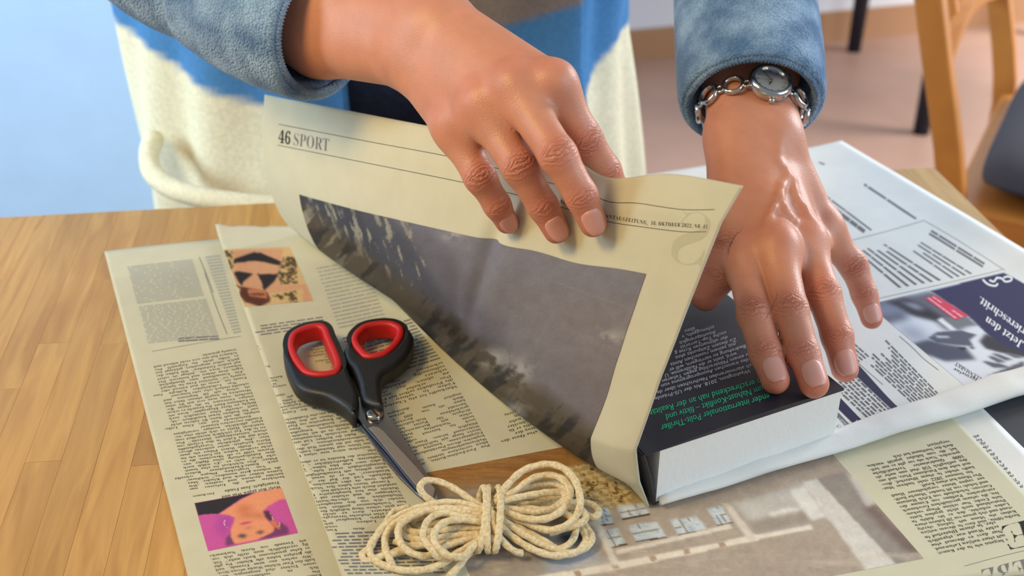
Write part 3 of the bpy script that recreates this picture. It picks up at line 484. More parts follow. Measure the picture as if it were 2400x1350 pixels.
mr = N.new('ShaderNodeMapRange'); mr.inputs['To Min'].default_value = .88; mr.inputs['To Max'].default_value = 1.12; L.new(oi.outputs['Random'], mr.inputs['Value'])
mx = N.new('ShaderNodeMix'); mx.data_type = 'RGBA'; mx.blend_type = 'MULTIPLY'; mx.inputs[0].default_value = 1
L.new(cr.outputs[0], mx.inputs[6]); L.new(mr.outputs[0], mx.inputs[7]); L.new(mx.outputs[2], b.inputs['Base Color']); b.inputs['Roughness'].default_value = .42
M_tablewood = pm('beech_frame', srgb('#b9874f'), .5, noise=.1, nscale=25)
ang = math.radians(6.9); e1 = np.array([math.cos(ang), math.sin(ang), 0]); e2 = np.array([-math.sin(ang), math.cos(ang), 0])
corner = np.array([.362, .900, 0])                    # far right corner of the top
TT = .028
table = thing('dining_table', corner - e1*.62 - e2*.47 + np.array([0,0,FZ]), 'light brown beech dining table with a top of glued wooden staves', 'table')
SW = .0200; ncol = 62; depth = .94
unit_mesh = None
for k in range(ncol):
    y = 0.0; lens = []
    first = random.uniform(.09, .24)
    while y < depth - 1e-6:
        ln = first if not lens else random.uniform(.20, .27)
        if depth - (y+ln) < .10: ln = depth - y
        c = corner - e1*(k+.5)*SW - e2*(y+ln/2) - np.array([0,0,TT/2 + .0002])
        if unit_mesh is None:
            bm = bmesh.new(); bmesh.ops.create_cube(bm, size=1.0)
            unit_mesh = bpy.data.meshes.new('stave'); bm.to_mesh(unit_mesh); bm.free(); unit_mesh.materials.append(M_beech)
        ob = bpy.data.objects.new('stave', unit_mesh); COL.objects.link(ob); ob.parent = table
        ob.location = Vector(c + np.array([0,0,TZ])) - table.location; ob.rotation_euler = (0,0,ang)
        dz = random.uniform(0, .00012)
        ob.scale = (SW-.00016, ln-.0002, TT - dz); lens.append(ln); y += ln
# rounded far-right corner edge band, aprons and legs
for (p, q) in ((corner - e1*.10 - e2*.05, corner - e1*1.14 - e2*.05), (corner - e1*.10 - e2*.89, corner - e1*1.14 - e2*.89),
               (corner - e1*.06 - e2*.09, corner - e1*.06 - e2*.85), (corner - e1*1.18 - e2*.09, corner - e1*1.18 - e2*.85)):
    z = np.array([0,0,-TT-.04]); beam('apron', p+z, q+z, (0,0,1), .02, .08, M_tablewood, table)
for a in (.06, 1.18):
    for b_ in (.05, .89):
        p = corner - e1*a - e2*b_; beam('leg', p + np.array([0,0,FZ]), p + np.array([0,0,-TT]), (0,1,0), .06, .06, M_tablewood, table)
# ------------------------------------------------------------------ newspapers lying on the table
def sheet(corn, nu, nv, zf):
    """corn: far-left, far-right, near-right, near-left (world); zf(a across, b towards the viewer, P)"""
    a, b = np.meshgrid(np.linspace(0, 1, nu), np.linspace(0, 1, nv), indexing='ij'); Q = [np.array(q, float)[:2] for q in corn]
    f = lambda k: (1-a)*(1-b)*Q[0][k] + a*(1-b)*Q[1][k] + a*b*Q[2][k] + (1-a)*b*Q[3][k]
    X, Y = f(0), f(1); Z = zf(a, b, X, Y); V = np.stack([X, Y, Z], -1).reshape(-1, 3); F = gridf(nu, nv)
    return V, F
wav = lambda X, Y, s, k=18: (fbm(X*k+30, Y*k+30, s, 3)-.5)*2
def lay(name, label, corn, nu, nv, zf, mat, base, t=.0003):
    V, F = sheet(corn, nu, nv, zf); r = thing(name, base, label, 'newspaper', None)
    o = mk('page', V, F, mat, r); solid(o, t, -1); return r, Page(V, F)
# narrow page at the left, under the others
npA, pgA = lay('newspaper', 'narrow cream newspaper page at the left, with a small magenta portrait photo', [at(245,592), at(600,552), at(900,1500), at(468,1460)], 40, 60,
    lambda a, b, X, Y: .0012 + .0006*wav(X, Y, 5) + .0012*np.exp(-((b-.62)/.012)**2)*(a < .6), M_paper, at(420,900))
# dark printed page and pale page peeping out at the lower right
npD, pgD = lay('newspaper', 'dark grey printed newspaper page peeping out at the lower right corner', [at(2180,905), at(2520,820), at(2760,1090), at(2420,1230)], 12, 12,
    lambda a, b, X, Y: .0008 + 0*a, pm('ink_dark_page', srgb('#4a4a50'), .7, spec=.3, noise=.05), at(2400,1030))
npC, pgC = lay('newspaper', 'pale newspaper page with cut-off text beneath the page with the big letter E', [at(2020,900), at(2246,906), at(2560,1216), at(2330,1440)], 16, 24,
    lambda a, b, X, Y: .0016 + .0003*wav(X, Y, 8), M_paper2, at(2330,1080))
# large top page
_B = [at(507,546), np.array([.20,.80,0]), at(2566,1345), at(838,1480)]
def zB(a, b, X, Y):
    up = np.clip((b-.45)/.4, 0, 1); up = up*up*(3-2*up)
    return .0034 + .0005*wav(X, Y, 3) + .0060*up*np.exp(-(a/.075)**2) + .0012*np.exp(-(a/.03)**2) + .0030*np.exp(-(b/.03)**2)*(a < .5)*(.5+wav(X, Y, 9, 60))
npB, pgB = lay('newspaper', 'big cream newspaper page under scissors and twine, with an interior photo', _B, 120, 100, zB, M_paper, at(1100,1200))

# ---- print of the left page
colA = """berichten und die Geissens nur|betrübt dasitzen und seufzen: „Wir|hatten früher auch mal Kinder. Aber|die wohnen jetzt woanders.“ Schlimm!|  Von tragischen Dingen schreibt|auch Bunte-Chefredakteur Robert|Pölzer: „Das Schicksal ist eine launi-|sche Diva“, weiß er. „Es wählt nach|dem Zufallsprinzip seine Opfer aus.|Darum trifft es oft Menschen, die es|nicht verdient haben. Im Guten wie im|Bösen.“ Dafür liefert Pölzer ein paar|fiktive Beispiele, unter anderem dieses|hier: „Die glückliche Vorzeigefamilie|wird auf der Fahrt in den Urlaub von|einem Sattelschlepper überrollt.“ Das|ist in der Tat reichlich unsensibel vom|Schicksal. Hätte es sich nicht eine we-|niger glückliche, weniger vorzeigbare|Familie aussuchen können?¶|  Beeindruckt hat uns Gina Lollo-|brigida, die mit ihren 95 Jahren nicht|nur für Italiens Senat kandidiert: „Ak-|tuell schreibt Gina zusätzlich noch|fleißig an ihrer Biographie“, lesen wir|im Goldenen Blatt. Da braucht es schon|einiges Vertrauen in die eigene Ro-|bustheit, wenn man erst mit 95 seine|Memoiren in Angriff nimmt. Oder hat|sie schon mit 60 begonnen und|schreibt einfach sehr, sehr langsam?¶|  Was Lollobrigidas Kollegin Jane|Fonda tut, „wenn sie mal wütend oder|traurig ist“, berichtet Frau im Spiegel:|„Ein Gummiband ums Handgelenk|legen, dran ziehen und loslassen. Der|Schmerz, lesen wir, „bringe sie sofort|auf andere Gedanken“. Wir haben das|gleich selbst ausprobiert, geklappt hat|es leider nicht. Im Gegenteil: Der|Schmerz hat uns erst recht wütend und|traurig gemacht.¶""".split('|')
k = Ink(pgA); k.block(colA, (668,1121), (445,1151), (357,850), (552,816)); k.build('text_column', M_ink, npA)
colA1 = """Konto|Die Geissens|lich zu verfahren. Ihre|senen Töchter sind ausgezogen, wes-|halb das Paar Schöne Woche wissen lässt:|„Wir suchen uns neue Freunde, weil|die jetzigen haben alle Kinder. Da gibt|es keine gemeinsame Basis mehr.“ Völ-|lig verständlich; man stelle sich vor,|wie Freunde von ihrem Nachwuchs""".split('|')
k = Ink(pgA); k.block(colA1, (756,1352), (525,1381), (489,1300), (716,1262)); k.build('text_column', M_ink, npA)
k = Ink(pgA); k.line('Weiß Rat gegen Wut und', (657,1138), (519,1163), 9.5); k.line('Traurigkeit: Jane Fonda', (655,1128), (526,1149), 9.5); k.line('Foto Reuters', (502,1154), (451,1162), 7)
k.build('photo_caption', M_ink, npA)
k = Ink(pgA); k.bars((512,788), (348,806), (325,718), (483,700), 22, .5, 4, .05, .16); k.bars((478,694), (322,713), (298,624), (450,607), 20, .5, 5, .1, .4)
k.build('small_print', M_inkl, npA)
k = Ink(pgA); k.bars((566,780), (548,784), (480,600), (516,596), 26, .5, 6, .2, .5); k.build('small_print', M_inkl, npA)
k = Ink(pgA); k.bars((514,797), (418,803), (418,792), (511,785), 2, .6, 7, .2, .5); k.rule([(500,686), (470,610), (466,603)], 1.5); k.rule([(532,783), (508,722), (480,640)], 1.5); k.rule([(565,788), (480,802), (356,824)], .9)
k.build('heading_print', M_inkg, npA)
C_ = lambda x, y: (430+x/7.5, 1130+y/7.5)
cv = Canvas([C_(192,370), C_(1720,95), C_(2015,895), C_(435,1215)], 110, 80, (203,88,160))
P_ = lambda pts: [C_(*p) for p in pts]
cv.poly(P_([(640,560),(900,600),(830,800),(700,1000),(560,800)]), (165,70,160), 5, .7)
cv.poly(P_([(192,370),(1270,185),(1000,300),(620,560),(450,560),(260,590)]), (48,44,48))
cv.poly(P_([(1700,700),(1830,790),(1860,910),(1520,985),(1290,1000),(1500,850)]), (120,62,108), 1.5)
cv.poly(P_([(740,1125),(750,990),(850,860),(930,1090)]), (116,64,112), 1.5)
cv.poly(P_([(1270,180),(1730,90),(1800,300),(1690,310),(1480,430),(1400,520),(1440,620),(1600,800),(1590,870),(1480,930),(1280,1020),(900,1095),(830,960),(830,840),(880,720),(905,630),(800,580),(620,560),(850,420),(1050,290)]), (232,152,114), 1.0)
cv.poly(P_([(980,430),(1120,400),(1200,470),(1100,540),(960,520)]), (186,92,56), 5, .8); cv.poly(P_([(920,640),(1100,560),(1400,560),(1440,640),(1200,600)]), (176,96,66), 4, .8)
cv.poly(P_([(1410,510),(1500,505),(1600,690),(1520,700),(1440,610)]), (88,52,66), 1.2)
cv.poly(P_([(940,765),(1060,700),(1240,690),(1150,730)]), (206,84,112), 1.0); cv.poly(P_([(1040,820),(1150,790),(1220,790),(1130,830)]), (190,110,84), 2)
cv.poly(P_([(940,960),(1010,915),(1120,930),(1060,985)]), (70,66,74), 1.8); cv.poly(P_([(1280,890),(1340,855),(1420,865),(1360,915)]), (70,66,74), 1.8)
cv.poly(P_([(1510,690),(1580,660),(1700,780),(1690,840),(1600,790)]), (214,124,80), 1.2)
for pts in ([(740,660),(715,720),(740,780),(775,800)], [(1490,515),(1540,580),(1580,670)], [(1640,670),(1690,720),(1680,780)]):
    q = resample(P_(pts), 30)
    cv.poly(np.vstack([q+.8, q[::-1]-.8]), (236,214,226), .5)
cv.grain(.05, .5); cv.build('portrait_photo', pgA, npA, label='small colour portrait print on magenta')

# ---- print of the big page
b0 = "nicht auf dem Funda-|betretbaren, sondern|baren Ladens gebaut.|man dagegen kämpfen? Mur-|kudis hat eine einfache Strategie: gar|was bedeutet, dass er nicht ins".split('|')
b1 = """Netz geht, seinen Shop lediglich für ana-|loge Vorbeikommer geöffnet hat. Er|wendet sich von den metaphorischen|Windmühlen der Alles-im-Sortiment-|Verklopper ab und schaltet auf seiner|Website eine fast komplentative Droh-|nenfahrt durch sein Geschäft frei.¶|  Concept Stores haben ihre Nische ver-|spielt, wenn sie alles mitmachen. Sagt|Murkudis. Und der Ruf der „Multi-|brandstores“, wie er sie nennt, habe|sofort gelitten, seit Formelhaftigkeit die|Konzeptlastigkeit ersetzt habe. „Jeder|Laden muss eine Idee haben.“ Mode,|Duftkerzen, Kaffeetischbücher – dieses|Triumvirat des Banalen ist es allerdings|nicht.¶|  Außerdem müsse man seinen Kunden|etwas bieten, sagt Murkudis. Louis Vuit-|ton habe auf der ganzen Welt dieselben|Schaufensterdekorationen, „wie pein-|lich“, findet der Berliner. Und setzt lie-|ber auf wechselnde Präsentationen im|Laden, mischt sie oft mit Ausstellungen|von Möbeldesignern, Fotografiekünst-|lern oder Installationen. Demnächst|stellt er die Kooperation von Prada-De-|signer Raf Simons mit dem Möbelher-|steller Kvadrat aus: eine Produktschau als||  Murkudis hält den Concept Store""".split('|')
b2 = """nicht für komplett verzichtbar, sollte es|eine Renaissance des Fachgeschäfts“|geben. Er kennt noch die Zeiten, als es|Läden für Krawatten, Stifte oder|Diese Expertise gilt ihm|allem, was ihn umtreibt.|Mitarbeiter stän-|Leidenschaft für die|den weitergeben|der Haupt-|wurde Andreas|die Barrikaden||jene Co-|zwischen einer|der die Kreati-|Disziplinen|verkauft die|handlich ent-|Bücher. Die|nur an Idee|Manko vieles|Man muss""".split('|')
k = Ink(pgB); k.bars((1045,1345), (797,1348), (746,1249), (984,1238), 13, .45, 21, .05, .14); k.build('text_column', M_inkg, npB)
k = Ink(pgB); k.block(b0, (984,1237), (746,1248), (722,1205), (958,1188)); k.block(b1, (958,1188), (722,1205), (638,970), (824,936))
k.build('text_column', M_ink, npB)
k = Ink(pgB); k.block(b2, (824,936), (638,970), (583,812), (752,786)); k.build('text_column', M_ink, npB)
k = Ink(pgB); k.bars((765,766), (580,792), (573,766), (755,740), 4, .4, 22, .06, .15); k.build('text_column', M_inkg, npB)
k = Ink(pgB); k.bars((905,748), (795,772), (740,625), (850,604), 17, .35, 23, .1, .3); k.build('text_column', M_inkl, npB)
c1 = """Den Fast-Fashion-Ketten, die|Ideen versteckten Ateliers sch|Weltvermarktungsm|kopierten, diesen Durchlauferhit|Fußgängerzone, konnten die|Stores lange mit individuellen|Widerstand leisten. Dann k|Plötzlich sollte|noch im Internet verk|heute Nachmittag liefer|schön mit Retourschein.|designte Mr Porter leis|geschriebene Web-Auftritte|Auswahl Beschrei|kann als von 600 L|doch kaum person|angebot durchgew""".split('|')
c2 = """Murkudis ist ein Überleb|Fäden in seinen H|die Produkte selbst bei Pr|Das scheint auch|zu ahnen, das sich|schwarz gekleideten|vollmundig von h|schwärmt""".split('|')
k = Ink(pgB); k.block(c1, (1150,1047), (984,1093), (906,967), (1080,919)); k.block(c2, (1074,909), (901,957), (868,900), (1036,846)); k.build('text_column', M_ink, npB)
k = Ink(pgB); k.bars((1034,842), (866,896), (800,790), (960,745), 14, .4, 24, .06, .16); k.build('text_column', M_inkg, npB)
d1 = "eine Oase des|ung der|alte er fü|Künstler|of nahe|man|gehörte||Con-|onde.|ony,|und|nd".split('|')
k = Ink(pgB); k.block(d1, (1262,1016), (1177,1040), (1112,928), (1190,905), justify=False); k.build('text_column', M_ink, npB)
eC = """s begann wie in der Kunst:|mit einer weißen Leinwand.|Nur dass es diesmal eine|echte Wand war, eigentlich|vier, in einem Hinterhof in""".split('|')
eD = """Berlin-Mitte, und dass in diesem weißen|Kubus ein Mann mit Anfang vierzig|stand und sich genau vor 20 Jahren einen|Laden erdachte, den es bis dahin in|Deutschland noch nicht gegeben hatte.|Sein Credo: Nur schöne Dinge verkau-|fen, die seinem persönlichen Geschmack|entsprachen. Parfüms von Comme des|Garçons, Schokolade von Erich Hamann|und Schals von Jil Sander. Manche Berli-|ner sagten hinter vorgehaltener Hand:|Der Mann hat einen Knall.¶|  Im Sommer 2022 steht Andreas Mur-|kudis wieder in einem Hinterhof, dies-|mal nahe dem Potsdamer Platz, und aus|den anfänglich 150 sind nun mehr als|1000 Quadratmeter Verkaufsfläche|geworden. Nach wie vor gibt es nur Arti-|kel, die vom Inhaber geprüft wurden,|doch das Sortiment hat sich¶|vergrößert¶""".split('|')
k = Ink(pgB); k.block(eC, (2367,1270), (2201,1302), (2164,1256), (2330,1219)); k.block(eD, (2394,1211), (2162,1254), (2014,1072), (2222,1030)); k.build('text_column', M_ink, npB)
k = Ink(pgB); k.line('E', (2418,1214), (2338,1234), 92, 'thin', up=(.32,.95)); k.build('drop_cap', M_ink, npB, 'large black initial letter E')
k = Ink(pgB); k.line('LEBE', (2440,1300), (2296,1336), 58, 'fine', up=(.35,.94)); k.rule([(2260,1327), (2330,1308), (2420,1286)], 1); k.build('headline', M_inkg, npB)
C_ = lambda x, y: (500+x/7.5, 560+y/7.5)
cv = Canvas([C_(110,190), C_(1340,140), C_(1765,1090), C_(410,1215)], 100, 80, (214,180,128))
fol = fbm(cv.X*.16, cv.Y*.22, 40, 4)
mL = inpoly(cv.X, cv.Y, P_([(100,220),(340,190),(330,420),(400,540),(300,560),(180,480)])); mR = inpoly(cv.X, cv.Y, P_([(1170,420),(1250,290),(1460,340),(1480,780),(1200,810),(1100,600)])); mK = inpoly(cv.X, cv.Y, P_([(1030,1000),(1450,910),(1480,1130),(1380,1150)]))
cv.mask(blur((mL | mR | mK)*(fol > .49), .8), (82,66,42))
cv.poly(P_([(320,195),(1230,170),(1190,470),(1100,640),(1160,810),(1640,800),(1740,1090),(1580,1120),(1570,880),(1180,935),(1000,965),(560,860),(380,760),(230,560),(260,520),(350,560),(400,480)]), (212,158,122), 1)
cv.poly(P_([(350,430),(370,350),(700,240),(820,240),(1190,400),(1170,470),(900,410),(720,385)]), (46,38,38), .8)
cv.poly(P_([(360,590),(440,570),(700,612),(520,760),(510,830),(440,750)]), (46,38,40), .8); cv.poly(P_([(775,620),(1140,620),(1080,740),(900,905),(875,880),(860,780)]), (46,38,40), .8)
cv.poly(P_([(300,770),(450,830),(600,860),(940,930),(1000,1040),(990,1110),(820,1190),(560,1110),(450,980),(480,880)]), (94,52,36), 1)
cv.poly(P_([(590,900),(700,870),(930,920),(950,1050),(800,1030),(640,1010)]), (196,126,90), 1); cv.poly(P_([(630,965),(760,950),(900,960),(910,1000),(640,990)]), (110,62,48), 1)
cv.grain(.06, .5); cv.build('beach_photo', pgB, npB, label='printed photo of a person in a black bikini')
# interior photo, printed upside down
cv = Canvas([(1000,1108), (1850,948), (2165,1309), (1165,1500)], 330, 170, (172,156,140))
X, Y = cv.X, cv.Y
cv.poly([(990,1110),(1400,1020),(1500,1100),(1340,1110),(1290,1135),(1090,1150),(1000,1175)], (162,118,66), 2); cv.mask(inpoly(X, Y, [(990,1110),(1330,1040),(1340,1110),(1090,1150)])*np.clip(fbm(X*.02, Y*.25, 60)*1.6-.6, 0, 1), (128,84,42))
cv.poly([(1320,1095),(1560,1060),(1560,1160),(1430,1195),(1340,1180)], (176,152,104), 2)
chk = (np.floor((X+Y*.4)/17).astype(int)+np.floor((Y-.2*X)/9).astype(int)) % 2
cv.mask(inpoly(X, Y, [(1320,1095),(1470,1075),(1480,1180),(1400,1195),(1335,1170)])*(chk == 0)*.8, (214,194,144)); cv.mask(inpoly(X, Y, [(1320,1095),(1470,1075),(1480,1180),(1335,1170)])*(fbm(X*.09, Y*.16, 70) > .6)*.9, (112,82,44))
cv.poly([(1010,1150),(1200,1130),(1300,1250),(1280,1330),(1100,1380),(1030,1250)], (150,140,130), 6, .8)
cv.poly([(1230,1250),(1330,1235),(1420,1320),(1290,1350)], (160,176,200), 5, .7); cv.poly([(1300,1240),(1360,1230),(1385,1262),(1325,1275)], (60,76,108), 2, .9)
for q in ([(1395,1195),(1425,1190),(1437,1227),(1405,1232)], [(1445,1187),(1510,1178),(1522,1205),(1460,1217)], [(1410,1245),(1447,1238),(1468,1275),(1432,1283)], [(1472,1232),(1540,1222),(1562,1258),(1492,1270)], [(1570,1220),(1632,1209),(1658,1240),(1590,1255)], [(1656,1194),(1692,1186),(1714,1225),(1682,1232)]):
    q = np.array(q, float); cv.poly(q, (200,206,208), .8)
    cv.mask(inpoly(X, Y, q)*(fbm(X*.12, Y*.2, 80) > .58)*.4, (150,168,190))
    for t in (.33, .66): cv.poly([q[0]*(1-t)+q[1]*t-(.8,0), q[0]*(1-t)+q[1]*t+(.8,0), q[3]*(1-t)+q[2]*t+(.8,0), q[3]*(1-t)+q[2]*t-(.8,0)], (128,114,102), .5)
    m_ = (q[0]+q[3])/2, (q[1]+q[2])/2; cv.poly([m_[0]-(0,1), m_[1]-(0,1), m_[1]+(0,1), m_[0]+(0,1)], (128,114,102), .5)
    cv.poly([q[3]-(2,1), q[2]+(2,-1), q[2]+(2,2), q[3]+(-2,2)], (92,76,66), .4)
cv.poly([(1250,1352),(1450,1318),(1760,1256),(1766,1268),(1455,1334),(1260,1368)], (226,214,196), .8); cv.poly([(1440,1290),(1710,1228),(1716,1238),(1446,1300)], (220,208,192), .8)
cv.poly([(1760,1254),(1900,1228),(1905,1240),(1766,1268)], (226,216,200), .8)
for x0, y0 in ((1345,1340),(1432,1322),(1520,1304),(1600,1288),(1682,1272)): cv.poly([(x0,y0),(x0+14,y0-3),(x0+20,y0+9),(x0+6,y0+13)], (168,142,118), .6)
cv.poly([(1385,1215),(1402,1212),(1452,1325),(1436,1328)], (216,208,196), 1); cv.poly([(1690,1180),(1706,1177),(1775,1262),(1756,1268)], (206,196,182), 1)
cv.poly([(1718,1180),(1890,1130),(1960,1215),(1780,1250)], (190,184,176), 2); cv.poly([(1800,1205),(1850,1190),(1882,1196),(1860,1210),(1815,1216)], (236,232,224), 1.5); cv.poly([(1755,1222),(1900,1190),(1930,1220),(1770,1250)], (150,136,124), 2, .8)
cv.poly([(1850,1150),(1885,1140),(1935,1212),(1900,1222)], (228,224,218), 1.2, .8)
cv.poly([(1880,1131),(1915,1122),(2100,1322),(2030,1338)], (212,206,198), 1); cv.poly([(1915,1122),(1975,1106),(2160,1309),(2100,1322)], (150,140,132), 1)
cv.poly([(2005,1150),(2040,1170),(2160,1300),(2120,1290),(2030,1200)], (112,92,82), 2.5, .8); cv.poly([(1985,1110),(2015,1125),(2055,1180),(2030,1190)], (210,206,200), 1.5, .8)
cv.mask(np.clip(fbm(X*.012, Y*.05, 90)*2-1.1, 0, .5)*(Y > 1290), (206,190,172)); cv.grain(.07, .06, 12); cv.grain(.05, .4, 15)
cv.build('interior_photo', pgB, npB, label='printed brown photo of a hall with windows, upside down')
# ---- print of the pale page behind
k = Ink(pgC)
for i, t in enumerate("a|geb|gesc|Tipp|zug|Wen|den|Das|ich c|Einf|dass|selbs|chen|tig, v|Verti|wich".split('|')):
    p = np.array([2405, 1146])*(1-i/15) + np.array([2294, 1018])*i/15; wd = layout(t, 'rm')[2]*10.2
    k.line(t, p, p + np.array([-.965, .26])*wd, 11)
k.build('text_column', M_ink, npC)

# ------------------------------------------------------------------ the newspaper used as wrapping: flat page, raised flap, folded edge
P0 = at(1540,1195); lw = np.array([.45,-.893,0]); nw = np.array([.893,.45,0]); zz = np.array([0,0,1.])
def plin(pts, t):
    pts = np.array(pts, float); q = resample(pts, 200); s = np.r_[0, np.cumsum(np.linalg.norm(np.diff(q, axis=0), axis=1))]; s /= s[-1]
    return np.stack([np.interp(t, s, q[:, i]) for i in (0, 1)], -1)
CN = [(-.006,.004),(-.0125,.024),(-.0165,.047),(-.0044,.0895),(.0094,.130),(.0225,.1688),(.0327,.1854)]
CF = [(0,.004),(-.05,.005),(-.077,.006),(-.089,.022),(-.0967,.054),(-.0958,.084),(-.091,.1185)]
def near_prof(t):                      # crisp bend at the book's edge
    pts = np.array(CN); s = np.r_[0, np.cumsum(np.linalg.norm(np.diff(pts, axis=0), axis=1))]; s /= s[-1]
    return np.stack([np.interp(t, s, pts[:, i]) for i in (0, 1)], -1)
def flapS(U, Vv):
    U = np.asarray(U, float); Vv = np.asarray(Vv, float)
    ue = (U - .75*U*(1-U)*(1-Vv)**.7)[..., None]
    pr = plin(CF, Vv)*(1-ue) + near_prof(Vv)*ue
    um = 1/1.65; g = (U*np.maximum(1-U, 0)**.65)/(um*(1-um)**.65)
    q = .017*g*np.exp(-((Vv-.15)/.16)**2)*np.clip(Vv/.1, 0, 1)
    n_ = pr[..., 0] - q; z_ = np.maximum(pr[..., 1] - .6*q, .0045)
    # the dip where the index finger goes behind, and the creases below the fingers
    n_ = n_ - .006*np.exp(-((U-.80)/.07)**2)*np.clip((Vv-.75)/.25, 0, 1)
    z_ = z_ - .0075*np.exp(-((U-.815)/.055)**2)*np.clip((Vv-.6)/.4, 0, 1)
    for (u0, u1, v0, v1, w_, am) in ((.66,.615,.86,.36,.016,.0046), (.70,.68,.80,.45,.03,-.0034), (.585,.60,.62,.22,.022,.0030)):
        f = np.clip((Vv-v1)/(v0-v1), 0, 1); c = u1 + (u0-u1)*f
        n_ = n_ + am*np.exp(-((U-c)/w_)**2)*np.sin(np.pi*np.clip((Vv-v1+.06)/(v0-v1+.12), 0, 1))
    wv = .0012*(fbm(U*6+3, Vv*4+7, 17, 3)-.5)*np.clip(Vv*3, 0, 1); n_ = n_ + wv
    base = P0 - lw*.38*(1-U)[..., None]
    return base + n_[..., None]*nw + z_[..., None]*zz
nU, nV = 260, 120
uu, vv = np.meshgrid(np.linspace(0, 1, nU), np.linspace(0, 1, nV), indexing='ij')
FS = flapS(uu, vv); FV = FS.reshape(-1, 3); FF = gridf(nU, nV)
wrap = thing('wrapping_newspaper', P0 + np.array([.1,.2,0]), 'newspaper sheet being folded up around the dark book, sport page on its flap', 'newspaper')
o = mk('sport_flap', FV, FF, M_paper, wrap); o['label'] = 'raised sport page with a mountain photo'; solid(o, .0009, 1)
pgF = Page(FV, FF)
NRc = np.array([.433,.619,0]); FRc = at(1970,345); FLc = np.array([-.09,.80,0])
V, F = sheet([FLc, FRc, NRc, P0], 70, 60, lambda a, b, X, Y: .0046 + .0007*wav(X, Y, 33, 10) + .002*np.exp(-((1-a)/.05)**2))
o = mk('flat_page', V, F, M_paper2, wrap); solid(o, .0004, -1); o['label'] = 'flat page with classified advertisements'; pgW = Page(V, F)
# folded near edge: a flattened roll of white margin
nE = 60; te = np.linspace(0, 1, nE); A = P0[None]*(1-te)[:, None] + NRc[None]*te[:, None]; en = unit(np.array([-(NRc-P0)[1], (NRc-P0)[0], 0]))
wd = .0060 + .0050*np.clip(te*1.6, 0, 1); ht = .0030 + .0022*te + .0006*(fbm(te*30, te*0, 44)-.5)*2
A = A - en*.0035; C0 = A + en*wd[:, None]*.85 + zz*(.0042+ht)[:, None]
V, F = sweep(C0, np.stack([wd, ht], 1), 18, up=(0,0,1), prof=lambda th, i: 1 + .05*np.sin(3*th+i*.5))
o = mk('folded_edge', V, F, M_paper2, wrap); o['label'] = 'white folded near edge'
# ---- sport page print
k = Ink(pgF); k.rule([(653,291),(860,331),(1071,371),(1240,415),(1330,440),(1385,455),(1410,467),(1440,475),(1492,476),(1545,484),(1596,491),(1640,492),(1675,491)], 1.3)
k.rule([(651,340),(870,384),(1102,431),(1220,459),(1304,482),(1350,496),(1423,519),(1500,531),(1596,543),(1656,543)], 1.3); k.build('header_rules', M_ink, wrap)
k = Ink(pgF); k.line('46', (652,334), (681,339), 43, 'bf', up=(.05,-1)); k.build('page_number', M_ink, wrap)
k = Ink(pgF); k.line('SPORT', (686,340), (771,355), 43, 'fine', up=(.06,-1)); k.build('page_heading', M_inkg, wrap)
k = Ink(pgF); k.line('TER AL', (1284,467), (1327,480), 13, 'rm', up=(.14,-1), track=.06); k.build('page_title', M_ink, wrap)
k = Ink(pgF); k.line('NNTAGSZEITUNG,', (1419,511), (1519,527), 13, 'rm', up=(.14,-1), track=.08)
k.line('16. OKTOBER 2022, NR. 41', (1525,527), (1659,536), 13, 'rm', up=(.16,-1), track=.08); k.build('page_date', M_ink, wrap)
k = Ink(pgF, .00008); k.line('S', (1655,628), (1556,612), 185, 'fine', up=(.25,-1)); k.build('show_through', pm('ink_show_through', srgb('#c0bb9f'), .8), wrap, 'faint grey letter showing through')
# ---- mountain photo on the flap, laid out along the page itself
def proj(P):
    P = np.asarray(P) - CP; yc = P[..., 1]*_s + P[..., 2]*_c; zc = P[..., 1]*_c - P[..., 2]*_s
    return 1200 + FPX*P[..., 0]/zc, 675 - FPX*yc/zc
PX, PY = proj(FS)
def uv_of(x, y):
    d = (PX-x)**2 + (PY-y)**2; d[vv < .25] = 1e9; i = np.unravel_index(np.argmin(d), d.shape); return uu[i], vv[i]
uL, vL = uv_of(703,455); uR, vR = uv_of(1515,645); uM, vM = uv_of(1230,583)
na, nb = 250, 190
a, b = np.meshgrid(np.linspace(0, 1, na), np.linspace(0, 1, nb), indexing='ij')
Up = uL + (uR-uL)*a; ctrl = (uM-uL)/(uR-uL); vt = vL + (vR-vL)*a + (vM - (vL+(vR-vL)*ctrl))*a*(1-a)/(ctrl*(1-ctrl)); Vp = vt*b
Sp = flapS(Up, Vp); du = flapS(np.clip(Up+.002, 0, 1), Vp)-flapS(Up-.002, Vp); dv = flapS(Up, np.clip(Vp+.004, 0, 1))-flapS(Up, np.clip(Vp-.004, 0, 1))
nn = np.cross(du, dv); nn /= np.linalg.norm(nn, axis=-1)[..., None]; nn *= np.sign(((CP-Sp)*nn).sum(-1))[..., None]; nn = np.where(nn[..., 2:3] < -.3, nn, nn)
cv = Canvas([(0,0),(1,0),(1,1),(0,1)], na, nb, (150,146,150)); cv.X, cv.Y = proj(Sp); X, Y = cv.X, cv.Y
sky = np.clip((X-900)/600, 0, 1); cv.mask(sky*.6, (166,156,146)); cv.mask(np.clip((Y-820)/280, 0, 1)*.65, (112,100,98))
cv.mask(np.clip(1-np.abs((Y-600-(X-1200)*.25))/90, 0, 1)*.5, (150,152,164))
